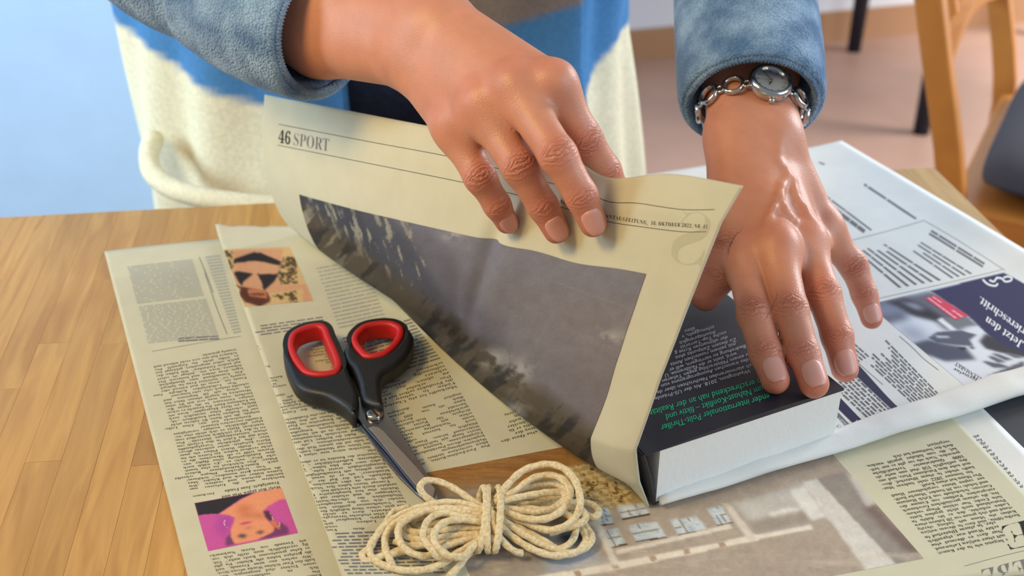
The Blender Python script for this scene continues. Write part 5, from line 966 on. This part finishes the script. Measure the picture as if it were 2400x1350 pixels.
# ---- right hand (holds the flap): pinky, ring and middle in front, index and thumb behind
A_f = {'pinky': P_dep([(1062,300,.624),(1125,415,.614),(1165,480,.622),(1188,521,.630)]),
       'ring': P_dep([(1128,252,.606),(1218,392,.590),(1272,482,.598),(1304,541,.6035)]),
       'middle': P_dep([(1205,208,.594),(1308,365,.572),(1362,458,.577),(1390,524,.583)]),
       'index': P_dep([(1296,202,.592),(1368,325,.602),(1418,398,.614),(1450,455,.622)]),
       'thumb': P_dep([(1130,190,.664),(1215,290,.664),(1285,390,.650),(1330,450,.634)])}
A_r = {'pinky': [.0100,.0085,.0072,.0064], 'ring': [.0106,.0091,.0078,.0069], 'middle': [.0108,.0094,.0080,.0071], 'index': [.0110,.0096,.0082,.0070], 'thumb': [.013,.0115,.0098,.0078]}
wA = dep(1003,98,.650); fA = dep(770,52,.705); elA = np.array([-.26,.80,.235])
wdA = unit(np.array([.50,.10,.86]))
def metas(F, R, w0, wd, order, spread, rw):
    out = []
    for i, k_ in enumerate(order):
        s = (i/(len(order)-1)-.5)*2*spread; out.append((w0+wd*s, F[k_][0], rw, R[k_][0]*1.04))
    return out
palmA = metas(A_f, A_r, wA, wdA, ['pinky','ring','middle','index'], .0135, .0165)
palmA += [(wA-wdA*.009, fA-wdA*.010, .0195, .0235), (wA+wdA*.009, fA+wdA*.010, .0195, .0235), (fA-wdA*.010, elA, .0235, .036), (fA+wdA*.010, elA, .0235, .036), (wA+wdA*.01, A_f['thumb'][0], .015, .013)]
def webs(F, R, order, f, w0):
    out = []
    for i, j in zip(order[:-1], order[1:]):
        p = [np.array(F[q][0])*(1-f)+np.array(F[q][1])*f for q in (i, j)]; m = [np.array(F[q][0]) for q in (i, j)]; mid = (m[0]+m[1])/2
        out += [(p[0], p[1], .0040, .0040), (mid-np.array([0,0,.003]), mid*.35+w0*.65-np.array([0,0,.003]), .0072, .010)]
    return out
palmA += webs(A_f, A_r, ['pinky','ring','middle','index'], .28, wA)
bA = [(A_f[k_][0]+np.array([0,-.0035,.0045]), A_r[k_][0]*.70) for k_ in ('pinky','ring','middle','index')]
VA, FA, CA, KA = hand([(A_f[k_], A_r[k_]) for k_ in ('pinky','ring','middle','index','thumb')], palmA, [], None, .00115, (-.185,.485,.075), (.085,.76,.275), bA)
# ---- left hand, flat on the book
B_f = {'index': P_at([(1746,612,.083),(1769,738,.0730),(1795,828,.0600),(1817,890,.0525)]),
       'middle': P_at([(1818,584,.093),(1852,727,.0770),(1882,830,.0615),(1908,899,.0525)]),
       'ring': P_at([(1884,566,.088),(1930,690,.0720),(1962,788,.0560),(1980,864,.0420)]),
       'pinky': P_at([(1930,540,.076),(2000,622,.0550),(2026,690,.0400),(2043,746,.0285)]),
       'thumb': P_at([(1712,500,.098),(1700,585,.083),(1676,650,.0690),(1654,694,.0600)])}
B_r = {'index': [.0112,.0097,.0088,.0080], 'middle': [.0114,.0099,.0090,.0082], 'ring': [.0112,.0099,.0088,.0079], 'pinky': [.0104,.0089,.0078,.0069], 'thumb': [.0145,.0125,.0115,.0092]}
wB = dep(1766,322,.722); elB = np.array([.172,.915,.232]); fB_ = unit(elB-wB); dB = unit(np.array([0,0,1.])-fB_*fB_[2]); sB = np.cross(fB_, dB); sB = sB*np.sign(sB[0])
palmB = metas(B_f, B_r, wB, sB, ['index','middle','ring','pinky'], .0130, .0150)
palmB += [(wB-sB*.0105, wB-sB*.0105+fB_*.06, .0180, .0195), (wB+sB*.0105, wB+sB*.0105+fB_*.06, .0180, .0195), (wB-sB*.0105+fB_*.06, elB, .0195, .036), (wB+sB*.0105+fB_*.06, elB, .0195, .036), (wB-sB*.010, B_f['thumb'][0], .0150, .0145), (B_f['thumb'][0], B_f['index'][0], .012, .011)]
palmB += webs(B_f, B_r, ['index','middle','ring','pinky'], .26, wB)
bB = [(B_f[k_][0]+np.array([0,-.002,.0045]), B_r[k_][0]*.82) for k_ in ('index','middle','ring','pinky')]
def surf_pts(px, z0=.0):                                # points just inside the back of the hand
    out = []
    for x, y in px:
        best = None
        for t in np.arange(.60, .80, .0006):
            p = dep(x, y, t); d = 1.
            for a, b, ra, rb in palmB:
                ab = b-a; s = np.clip((p-a)@ab/(ab@ab), 0, 1); d = min(d, np.linalg.norm(p-a-s*ab)-(ra+(rb-ra)*s))
            if d < .0013: best = p; break
        if best is not None: out.append(best)
    return out
C_ = lambda x, y: (1600+x/2.25, 300+y/2.25)
vB = [(surf_pts([C_(*q) for q in [(510,70),(500,120),(498,180),(540,230),(552,262),(520,310),(512,360),(540,430),(575,480),(600,525)]]), .0019), (surf_pts([C_(*q) for q in [(585,270),(588,330),(610,385),(645,425),(660,470),(695,515)]]), .0016), (surf_pts([C_(*q) for q in [(512,350),(480,420),(455,470),(440,540)]]), .0012)]
vB += [([B_f[k_][0]*.92+wB*.08+dB*.004, B_f[k_][0]*.45+wB*.55+dB*.0095], .0022) for k_ in ('index','middle','ring')]
VB, FB, CB, KB = hand([(B_f[k_], B_r[k_]) for k_ in ('index','middle','ring','pinky','thumb')], palmB, vB, None, .00115, (.085,.475,.005), (.265,.83,.245), bB)
# ---- the rest of the body, under the clothes
shA = np.array([-.255,1.00,.50]); shB = np.array([.055,1.02,.52]); hp = np.array([-.105,1.09,.05])
O = np.array([-.45,.72,FZ-.02]); h2 = .013; D = np.full((60,60,150), .2, np.float32)
for a, b, ra, rb in [(hp+[-.05,.01,0], hp+[.05,.01,0], .095,.095), (hp+[0,.01,.05], hp+[0,-.02,.28], .092,.095), (hp+[-.05,-.02,.30], hp+[.05,-.02,.30], .11,.11), (hp+[-.09,-.04,.42], hp+[.09,-.04,.42], .08,.08), (hp+[0,-.04,.45], hp+[0,-.06,.60], .055,.05),
                      (hp+[0,-.075,.69], hp+[0,-.07,.75], .080,.088), (shA, elA, .050,.040), (shB, elB, .050,.040), (hp+[-.15,-.05,.42], shA, .06,.055), (hp+[.15,-.05,.42], shB, .06,.055),
                      (hp+[-.085,0,-.03], hp+[-.09,0,-.38], .075,.054), (hp+[-.09,0,-.38], hp+[-.09,.02,-.72], .052,.042), (hp+[.085,0,-.03], hp+[.09,0,-.38], .075,.054), (hp+[.09,0,-.38], hp+[.09,.02,-.72], .056,.042),
                      (hp+[-.09,.02,-.74], hp+[-.095,-.12,-.755], .042,.032), (hp+[.09,.02,-.74], hp+[.095,-.12,-.755], .042,.032), (hp+[0,-.165,.70], hp+[0,-.172,.69], .014,.012), (elA, elA*.7+fA*.3, .040,.036), (elB, elB*.7+wB*.3, .040,.035)]:
    seg_into(D, O, h2, a, b, ra, rb, .03, .06)
VC, FC = nets(D, O, h2); VC = relax(VC, FC, 2)
VV = np.vstack([VA, VB, VC]); FFp = np.vstack([FA, FB+len(VA), FC+len(VA)+len(VB)])
CC = np.vstack([CA, CB, np.tile(SKIN, (len(VC), 1))]); KK = np.vstack([KA, KB, np.zeros((len(VC), 3))])
m, N, L, b = newmat('skin'); M_skin = m
b.inputs['Roughness'].default_value = .42; b.inputs['Specular IOR Level'].default_value = .45; b.inputs['Subsurface Weight'].default_value = .12; b.inputs['Subsurface Scale'].default_value = .004; b.inputs['Subsurface Radius'].default_value = (1,.35,.2)
a1 = N.new('ShaderNodeAttribute'); a1.attribute_name = 'Col'; a2 = N.new('ShaderNodeAttribute'); a2.attribute_name = 'crease'
sx = N.new('ShaderNodeSeparateXYZ'); L.new(a2.outputs['Vector'], sx.inputs[0]); tc = N.new('ShaderNodeTexCoord')
def math_(op, x, y=None, v=None):
    q = N.new('ShaderNodeMath'); q.operation = op; L.new(x, q.inputs[0])
    if y is not None: L.new(y, q.inputs[1])
    elif v is not None: q.inputs[1].default_value = v
    return q.outputs[0]
wn = N.new('ShaderNodeTexNoise'); wn.inputs['Scale'].default_value = 210; wn.inputs['Detail'].default_value = 4; L.new(tc.outputs['Object'], wn.inputs['Vector'])
cur = math_('MULTIPLY', math_('MULTIPLY', sx.outputs['Z'], sx.outputs['Z']), v=55.0)
arg = math_('ADD', math_('MULTIPLY', math_('ADD', sx.outputs['Y'], math_('MULTIPLY', cur, math_('SIGN', sx.outputs['Y']))), v=2500.0), math_('MULTIPLY', wn.outputs['Fac'], v=17.0))
cr_h = math_('MULTIPLY', math_('MULTIPLY', math_('SINE', arg), sx.outputs['X']), v=.55)
vo = N.new('ShaderNodeTexVoronoi'); vo.inputs['Scale'].default_value = 1150; L.new(tc.outputs['Object'], vo.inputs['Vector'])
fine = math_('MULTIPLY', vo.outputs['Distance'], v=.17)
hh = math_('ADD', cr_h, fine); bp = N.new('ShaderNodeBump'); bp.inputs['Strength'].default_value = .85; bp.inputs['Distance'].default_value = .0007; L.new(hh, bp.inputs['Height']); L.new(bp.outputs[0], b.inputs['Normal'])
dk = N.new('ShaderNodeMix'); dk.data_type = 'RGBA'; dk.blend_type = 'MULTIPLY'; L.new(math_('MULTIPLY', math_('MAXIMUM', math_('MULTIPLY', cr_h, v=-1.0), v=0.0), v=.75), dk.inputs[0])
L.new(a1.outputs['Color'], dk.inputs[6]); dk.inputs[7].default_value = (.50,.26,.20,1); L.new(dk.outputs[2], b.inputs['Base Color'])
person = thing('person', hp+np.array([0,0,FZ-.05]), 'person in a blue and cream cardigan wrapping a book with newspaper, face out of view', 'person')
mk('body', VV, FFp, M_skin, person, cols=CC, attrs={'crease': KK})
# ---- fingernails
M_nail = pm('fingernail', srgb('#dd9f90'), .36)
def nail(P, R, side=0.0, ln=.0125, name='fingernail', wfac=.86):
    a, t = np.array(P[-2]), np.array(P[-1]); ax = unit(t-a); up_ = CP + np.array([side,0,.30]) - t; dd = unit(up_-ax*(up_@ax)); sd = np.cross(ax, dd); r = R[-1]
    nu, nv = 13, 11; V = []
    for i in range(nu):
        s = i/(nu-1)*2-1
        for j in range(nv):
            q = j/(nv-1)*2-1; half = wfac*(max(0, 1-abs(s)**2.6*.72))**.62; ph = q*half
            pos = t + ax*(s*ln/2 - ln*.20); fr = np.clip((pos-t)@ax/ r, -9, .95); rr_ = (R[-2]+(r-R[-2])*np.clip(1+((pos-t)@ax)/np.linalg.norm(t-a), 0, 1)) if fr < 0 else r*math.sqrt(1-.35*fr*fr)
            V.append(pos + (dd*math.cos(ph)+sd*math.sin(ph))*(rr_+.00015-.0005*(abs(q)**4)-.0004*(s < -.9)))
    return solid(mk(name, V, gridf(nu, nv), M_nail, person), .0007, 0)
for k_ in ('pinky','ring','middle'): nail(A_f[k_], A_r[k_], -.05, {'pinky': .0115, 'ring': .0138, 'middle': .0142}[k_])
for k_ in ('index','middle','ring','pinky'): nail(B_f[k_], B_r[k_], .10, {'index': .0150, 'middle': .0152, 'ring': .0148, 'pinky': .0120}[k_])
# ---- clothes
def wool(name, attr=True, color=(1,1,1), bs=900):
    m = pm(name, color, .95, spec=.1, noise=.10, nscale=260, bump=.9, bscale=bs, attr=attr); return m
M_wool = wool('wool_knit'); 
m, N, L, b = newmat('wool_cuff'); M_cuff = m; b.inputs['Roughness'].default_value = .95; b.inputs['Specular IOR Level'].default_value = .1; b.inputs['Sheen Weight'].default_value = .25
tc = N.new('ShaderNodeTexCoord'); n1 = N.new('ShaderNodeTexNoise'); n1.inputs['Scale'].default_value = 45; n1.inputs['Detail'].default_value = 7; L.new(tc.outputs['Object'], n1.inputs['Vector'])
cr = N.new('ShaderNodeValToRGB'); cr.color_ramp.elements[0].position = .35; cr.color_ramp.elements[0].color = (*srgb('#5b7fa6'), 1); cr.color_ramp.elements[1].position = .66; cr.color_ramp.elements[1].color = (*srgb('#9fbfdc'), 1); L.new(n1.outputs['Fac'], cr.inputs[0])
n2 = N.new('ShaderNodeTexVoronoi'); n2.inputs['Scale'].default_value = 620; L.new(tc.outputs['Object'], n2.inputs['Vector'])
mx = N.new('ShaderNodeMix'); mx.data_type = 'RGBA'; mx.blend_type = 'MULTIPLY'; mx.inputs[0].default_value = .45; L.new(cr.outputs[0], mx.inputs[6]); 
mr = N.new('ShaderNodeMapRange'); mr.inputs['From Max'].default_value = .7; mr.inputs['To Min'].default_value = 1.15; mr.inputs['To Max'].default_value = .35; L.new(n2.outputs['Distance'], mr.inputs['Value']); L.new(mr.outputs[0], mx.inputs[7]); L.new(mx.outputs[2], b.inputs['Base Color'])
bp = N.new('ShaderNodeBump'); bp.inputs['Strength'].default_value = .9; bp.inputs['Distance'].default_value = .0012; bp.invert = True; L.new(n2.outputs['Distance'], bp.inputs['Height']); L.new(bp.outputs[0], b.inputs['Normal'])
BLUE = srgb('#5088be'); CREAM = srgb('#ece6c8'); BROWN = srgb('#8d817e')
cc = np.array([-.132,1.085,0])
def shell(name, ph0, ph1, z0, z1, grow, colf, hem=0.0, n1=90, n2=130):
    ph = np.radians(np.linspace(ph0, ph1, n1)); zs = np.linspace(z0, z1, n2); V = []; Cl = []
    for p in ph:
        for z in zs:
            tp = 1 - .25*max(0, (z-.38)/.25)**2; fl = 1 + .22*max(0, .06-z)/.3*(1 if math.sin(p) > 0 else 0); wr = .0045*math.sin(p*9+z*6)+.003*math.sin(p*17-z*14)
            a, b_ = (.236*tp*fl+grow+wr), (.137*tp*fl+grow+wr); V.append(cc+np.array([a*math.sin(p), -b_*math.cos(p)-.02*max(0, (z-.1)), z])); Cl.append(colf(p, z))
    o = mk(name, V, gridf(n1, n2), M_wool, person, cols=np.array(Cl)); solid(o, .006, 0); return o
def mixc(a, b, t): t = min(max(t, 0), 1); return a*(1-t)+b*t
def col_shell(p, z):
    zb = .022+.062*math.sin(p)**2 if math.sin(p) < 0 else -.045+.11*math.sin(p)**2; return mixc(CREAM, BLUE, (z-zb)/.006)
def col_panel(p, z): return mixc(mixc(CREAM, BLUE, (z+.06)/.006), BROWN, (z-(.098+.03*max(0, p-.4)))/.006)
card = shell('cardigan_back', 50, 357, -.34, .50, 0, col_shell, n1=240); card['label'] = 'blue and cream knitted cardigan'
o = shell('cardigan_front', 15, 51, -.10, .50, .006, col_panel, n1=40); o['label'] = 'front edge with blue and brown stripe'
# rolled hem of the left front
hemp = [(362,320),(350,360),(358,405),(400,440),(470,462),(560,476),(660,484),(760,490)]
Hp = [dep(x, y, t) for (x, y), t in zip(hemp, (1.075,1.062,1.045,1.025,1.010,1.003,1.000,1.0))]
V, F = sweep(resample(Hp, 40), .0095, 14); mk('rolled_hem', V, F, M_wool, person, cols=np.tile(CREAM, (len(V), 1)))
# jeans
O = np.array([-.45,.85,FZ+.01]); D = np.full((56,40,92), .2, np.float32)
for a, b, ra, rb in [(hp+[-.06,0,.05], hp+[.06,0,.05], .130,.130), (hp+[0,0,.05], hp+[0,-.03,.26], .136,.130), (hp+[-.085,0,-.03], hp+[-.09,0,-.38], .095,.066), (hp+[-.09,0,-.38], hp+[-.09,.02,-.70], .066,.058), (hp+[.085,0,-.03], hp+[.09,0,-.38], .095,.066), (hp+[.09,0,-.38], hp+[.09,.02,-.70], .066,.058)]: seg_into(D, O, .0125, a, b, ra, rb, .03, .06)
V, F = nets(D, O, .0125); mk('jeans', relax(V, F, 2), F, pm('denim_navy', srgb('#1d2c4c'), .9, noise=.25, nscale=150), person)
# sleeves
def sleeve(pts, rad, cuffn, cl, seed):
    P = resample(pts, 46); R = np.interp(np.linspace(0, 1, 46), np.linspace(0, 1, len(rad)), rad)
    pr = lambda th, i: 1 + .035*np.sin(2*th+i*.35+seed) + .03*np.sin(3*th-i*.5)*(i > 6)
    V, F = sweep(P, R, 40, cap=False, prof=pr); o = mk('sleeve', V, F, M_cuff, person); solid(o, .004, 0)
    rm = P[0]-(P[1]-P[0])*.30; ax_ = unit(P[1]-P[0]); q_ = np.linspace(0, 2*np.pi, 220, endpoint=False); u_ = np.array([0,0,1.])-ax_*ax_[2]; u_ = unit(u_); s_ = np.cross(ax_, u_); k_ = (R[0]+.0012)*(1+.03*np.sin(2*q_+seed))
    RP = rm + (np.cos(q_)*k_)[:, None]*s_ + (np.sin(q_)*k_)[:, None]*u_
    V, F = sweep(RP, .0024*(1+.22*np.cos(np.arange(220)*np.pi)), 10, closed=True, up=ax_); o = mk('cuff_rim', V, F, M_cuff, person)
    Q = P[:cuffn]; tt_ = np.linspace(0, 1, cuffn)
    V, F = sweep(np.vstack([P[0]-(P[1]-P[0])*.35, Q]), np.r_[R[0]+.0030, R[:cuffn]+.0050+.0012*np.sin(np.pi*tt_)], 44, cap=False, prof=lambda th, i: 1 + .03*np.sin(2*th+i*.2+seed)); o = mk('cuff', V, F, M_cuff, person); solid(o, .006, 0); subd(o, 1); o['label'] = 'turned-up knitted cuff'
dwA = np.array([0,-.006,-.010])
sleeve([dep(752,66,.702), dep(650,36,.722), dep(540,-16,.750), elA+np.array([-.005,.0,-.004]), elA*.5+shA*.5+np.array([-.01,.01,0]), shA], [.0375,.0380,.0385,.044,.052,.06], 10, 0, .4)
sB0 = wB + fB_*.033
sleeve([sB0+dB*.002, wB+fB_*.085+dB*.003, wB+fB_*.15, elB+np.array([.004,.006,-.002]), elB*.5+shB*.5+np.array([.01,.01,0]), shB], [.0380,.0400,.0415,.046,.053,.06], 14, 0, 1.3)
# hair and face, far above the picture
M_hair = pm('brown_hair', srgb('#4a3324'), .6, bump=.8, bscale=400)
th_ = np.linspace(0, 2*np.pi, 28, endpoint=False); V = []; F = []
hc = hp+np.array([0,-.06,.72]); R_ = [(.0,.118),(.06,.105),(.095,.06),(.104,0),(.104,-.06),(.10,-.14),(.095,-.22)]
for r_, z_ in R_:
    for t in th_:
        cut = 1.0 if (z_ > .03 or math.sin(t) > -.35) else .82
        V.append(hc+np.array([max(r_, .002)*math.cos(t), max(r_, .002)*math.sin(t)*cut*1.05+.012, z_]))
for i in range(len(R_)-1):
    for j in range(28):
        if R_[i+1][1] < .02 and math.sin(th_[j]) < -.45: continue
        F.append((i*28+j, (i+1)*28+j, (i+1)*28+(j+1) % 28, i*28+(j+1) % 28))
solid(mk('hair', V, F, M_hair, person), .006, 0)
for sx_ in (-.032, .032):
    V, F = sweep([hp+np.array([sx_-.008,-.152,.725]), hp+np.array([sx_+.008,-.152,.725])], .006, 10, up=(0,0,1)); mk('eye', V, F, pm('eye', srgb('#3a2c24'), .3) if 'eye' not in MATS else MATS['eye'], person)
V, F = sweep([hp+np.array([-.02,-.150,.655]), hp+np.array([0,-.156,.653]), hp+np.array([.02,-.150,.655])], .005, 10, up=(0,0,1)); mk('mouth', V, F, pm('lips', srgb('#b0605a'), .4), person)

# ------------------------------------------------------------------ wristwatch on the left wrist
M_chr = pm('polished_steel', srgb('#c8c8c8'), .13, metal=1); M_dial = pm('silver_dial', srgb('#d9dade'), .35, metal=.6); M_hand = pm('watch_hands', srgb('#6a6458'), .3, metal=1)
wc = wB + fB_*.024; ea, ebb = .0325, .0222
def wp(th): return wc + sB*ea*math.sin(th) + dB*ebb*math.cos(th)
def wfr(th):
    t = unit(sB*ea*math.cos(th) - dB*ebb*math.sin(th)); n_ = unit(np.cross(t, fB_)); n_ = n_*np.sign(n_@(wp(th)-wc)); return t, n_
watch = thing('wristwatch', wc, 'silver ladies wristwatch with a ring-link bracelet on the left wrist', 'watch')
th0 = math.radians(14); T_, N_w = wfr(th0); Wp = wp(th0) - N_w*.001
def local(pts): pts = np.asarray(pts, float)*1.1; return Wp + pts[:, :1]*T_ + pts[:, 1:2]*fB_ + pts[:, 2:]*N_w
def lathe(prof, ns=48, close=False):
    V = []; F = []
    for r_, z_ in prof:
        for j in range(ns): t = 2*math.pi*j/ns; V.append((r_*math.cos(t), r_*math.sin(t), z_))
    for i in range(len(prof)-1):
        for j in range(ns): F.append((i*ns+j, i*ns+(j+1) % ns, (i+1)*ns+(j+1) % ns, (i+1)*ns+j))
    return V, F
V, F = lathe([(.0001,0),(.0120,0),(.0127,.0012),(.0127,.0042),(.0119,.0062),(.0102,.0070),(.0098,.0066),(.0097,.0052)]); mk('case', local(V), F, M_chr, watch)
V, F = lathe([(.0001,.0054),(.0098,.0054)]); dial = mk('dial', local(V), F, M_dial, watch)
V, F = lathe([(.0001,.0074),(.004,.0073),(.0075,.0071),(.0099,.0067)])
m, N, L, b = newmat('watch_glass'); b.inputs['Transmission Weight'].default_value = 1; b.inputs['Roughness'].default_value = .02; b.inputs['IOR'].default_value = 1.15
mk('glass', local(V), F, m, watch)
up_d = unit(np.array([1.0,.25])); 
for i in range(12):
    a_ = 2*math.pi*i/12; d_ = np.array([math.cos(a_), math.sin(a_)]); s_ = np.array([-d_[1], d_[0]]); L0, L1 = (.0072,.0090)
    V = [(*(d_*L0+s_*.0002), .0056), (*(d_*L0-s_*.0002), .0056), (*(d_*L1-s_*.0002), .0056), (*(d_*L1+s_*.0002), .0056)]; mk('hour_mark', local(V), [(0,1,2,3)], M_hand, dial, smooth=False)
for ang_, ln_, wd_, z_, nm in ((math.radians(122), .0075, .00035, .0060, 'minute_hand'), (math.radians(248), .0042, .0005, .0058, 'hour_hand'), (math.radians(186), .0085, .00014, .0062, 'second_hand')):
    d_ = np.array([math.cos(ang_), math.sin(ang_)]); s_ = np.array([-d_[1], d_[0]]); V = [(*(-d_*.001+s_*wd_), z_), (*(-d_*.001-s_*wd_), z_), (*(d_*ln_-s_*wd_*.5), z_), (*(d_*ln_+s_*wd_*.5), z_)]; mk(nm, local(V), [(0,1,2,3)], M_hand, dial, smooth=False)
V, F = lathe([(.0001,.0064),(.0007,.0063),(.0008,.0055)], 12); mk('hand_pivot', local(V), F, M_hand, dial)
cr_p = Wp - fB_*.0127 + N_w*.003; V, F = sweep([cr_p, cr_p-fB_*.0012, cr_p-fB_*.0014, cr_p-fB_*.0040], [.0008,.0008,.0019,.0019], 16); mk('crown', V, F, M_chr, watch)
def link(th, rr, name='bracelet_ring'):
    t, n_ = wfr(th); c = wp(th)+n_*.0012; q = np.linspace(0, 2*np.pi, 32, endpoint=False); P = c + np.cos(q)[:, None]*t*rr + np.sin(q)[:, None]*fB_*rr
    V, F = sweep(P, np.tile([.0013,.0019], (32, 1)), 10, closed=True, up=n_); return mk(name, V, F, M_chr, watch)
def conn(tha, thb):
    for s_ in (-1, 1):
        a_, b_ = wp(tha)+fB_*s_*.0022, wp(thb)+fB_*s_*.0022; V, F = sweep([a_+unit(a_-wc)*.001, b_+unit(b_-wc)*.001], .0010, 8); mk('bracelet_bar', V, F, M_chr, watch)
def arc_step(th, d, s):
    st = s*.01; L_ = 0
    while L_ < d: L_ += np.linalg.norm(wp(th+st)-wp(th)); th += st
    return th
for s_ in (-1, 1):
    th = arc_step(th0, .0125, s_); 
    while abs(th-th0) < math.pi*.86:
        t2 = arc_step(th, .0032, s_); conn(th-s_*.02, t2+s_*.02); tc_ = arc_step(t2, .0062, s_); link(tc_, .0062); th = arc_step(tc_, .0062, s_)
# ------------------------------------------------------------------ wooden chair with cushion, dark side table
M_oak = pm('orange_beech', srgb('#c57d34'), .45, noise=.08, nscale=20); M_cush = pm('grey_cushion', srgb('#3c3a42'), .9, noise=.06, nscale=60, bump=.3, bscale=500)
M_blk = pm('dark_legs', srgb('#1c1d2c'), .5)
cA = np.array([.602,1.405,0]); cB = np.array([.829,1.825,0]); cu_ = unit(cB-cA); cf = np.array([cu_[1], -cu_[0], 0]); CW = np.linalg.norm(cB-cA); SZc = -.29
chair = thing('wooden_chair', (cA+cB)/2 + cf*.2 + zz*FZ, 'orange beech wooden chair with slatted back beside the table', 'chair')
def zp(p, z): return np.array([p[0], p[1], z])
for p in (cA, cB):
    lo = zp(p - cf*.05, FZ); mid = zp(p, SZc-.02); hi = zp(p - cf*.165, .26)
    P = resample([lo, mid*.5+lo*.5+cf*.01, mid, mid*.55+hi*.45-cf*-.004, hi], 20); V = []; F = []
    for q in P:
        for a_, b_ in ((-1,-1),(1,-1),(1,1),(-1,1)): V.append(q + cu_*.016*a_ + cf*.018*b_)
    for i in range(19):
        for j in range(4): F.append((i*4+j, i*4+(j+1)%4, i*4+4+(j+1)%4, i*4+4+j))
    F += [(3,2,1,0), (76,77,78,79)]
    bev(mk('back_post', V, F, M_oak, chair, smooth=False), .004)
lean = lambda z: -cf*.165*np.clip((z-SZc)/(.26-SZc), 0, 1)
def rail(z, arch, h, name):
    V = []; F = []; n = 16
    for i in range(n):
        t = i/(n-1); c = cA*(1-t)+cB*t; za = z + arch*math.sin(math.pi*t); c = zp(c, za) + lean(z) - cf*.012*math.sin(math.pi*t)
        for a_, b_ in ((-1,-1),(1,-1),(1,1),(-1,1)): V.append(c + cf*.009*a_ + zz*h/2*b_)
    for i in range(n-1):
        for j in range(4): F.append((i*4+j, i*4+(j+1)%4, i*4+4+(j+1)%4, i*4+4+j))
    F += [(3,2,1,0), (n*4-4, n*4-3, n*4-2, n*4-1)]
    mk(name, V, F, M_oak, chair, smooth=False)
rail(-.125, .035, .030, 'lower_rail'); rail(.22, .02, .05, 'top_rail')
for t in (.2, .35, .5, .65, .8):
    c = cA*(1-t)+cB*t - cf*.012*math.sin(math.pi*t); zb = -.125+.035*math.sin(math.pi*t)
    beam('slat', zp(c, zb)+lean(-.11), zp(c, .21)+lean(.21), cf, .022, .010, M_oak, chair, .002)
for a_, b_ in (((cA+cf*.02), (cB+cf*.02)), ((cA+cf*.40), (cB+cf*.40)), ((cA+cf*.02), (cA+cf*.40)), ((cB+cf*.02), (cB+cf*.40))):
    beam('seat_rail', zp(a_, SZc-.035), zp(b_, SZc-.035), zz, .022, .05, M_oak, chair)
V, F = box_vf(zp((cA+cB)/2+cf*.21, SZc-.006), cu_*(CW/2+.012), cf*.215, zz*.007); bev(mk('seat', V, F, M_oak, chair, smooth=False), .005)
for p in (cA, cB): beam('front_leg', zp(p+cf*.40, FZ), zp(p+cf*.40, SZc-.01), cf, .036, .036, M_oak, chair)
# cushion
n = 15; V = []; F = []; g = np.linspace(-1, 1, n)
for s_ in (1, -1):
    for x in g:
        for y in g:
            e = max(0, 1-abs(x)**5)*max(0, 1-abs(y)**5); c = zp((cA+cB)/2+cf*.222, SZc+.003+.030)
            rx = x*(1-.05*abs(y)**6); ry = y*(1-.05*abs(x)**6)
            V.append(c + cu_*rx*(CW/2+.004) + cf*ry*.204 + zz*s_*.030*(e**.4)*(1+.12*math.cos(3*x)*math.cos(3*y)))
k2 = n*n
for s_ in (0, 1):
    for i in range(n-1):
        for j in range(n-1):
            q = (s_*k2+i*n+j, s_*k2+(i+1)*n+j, s_*k2+(i+1)*n+j+1, s_*k2+i*n+j+1); F.append(q if s_ == 0 else q[::-1])
edge = [(0, j) for j in range(n)] + [(i, n-1) for i in range(1, n)] + [(n-1, j) for j in range(n-2, -1, -1)] + [(i, 0) for i in range(n-2, 0, -1)]
for q in range(len(edge)):
    a_, b_ = edge[q], edge[(q+1) % len(edge)]; A_, B_ = a_[0]*n+a_[1], b_[0]*n+b_[1]; F.append((A_, B_, k2+B_, k2+A_))
o = mk('seat_cushion', V, F, M_cush); tag(o, 'dark grey seat cushion on the wooden chair', 'cushion'); subd(o, 1)
# dark legs standing near the far wall
st = thing('side_table', np.array([1.26,2.98,FZ]), 'dark table by the far wall, only its black legs in view', 'table')
lg = [np.array([1.016,3.30,0]), np.array([1.03,2.69,0]), np.array([1.62,3.44,0]), np.array([1.66,2.80,0])]
for p in lg:
    V, F = sweep([zp(p, FZ), zp(p, FZ+.4), zp(p, -.04)], [.020,.026,.030], 14, up=(0,1,0)); mk('leg', V, F, M_blk, st)
top = thing
V, F = extrude2d(resample(np.array([l_[:2]+d_ for l_, d_ in zip([lg[0], lg[2], lg[3], lg[1]], ([-.05,.04],[.05,.04],[.05,-.05],[-.05,-.05]))]), 40, True)*1.0, [], -.04, -.01, .004)
mk('table_top', V, F, M_blk, st, smooth=False)
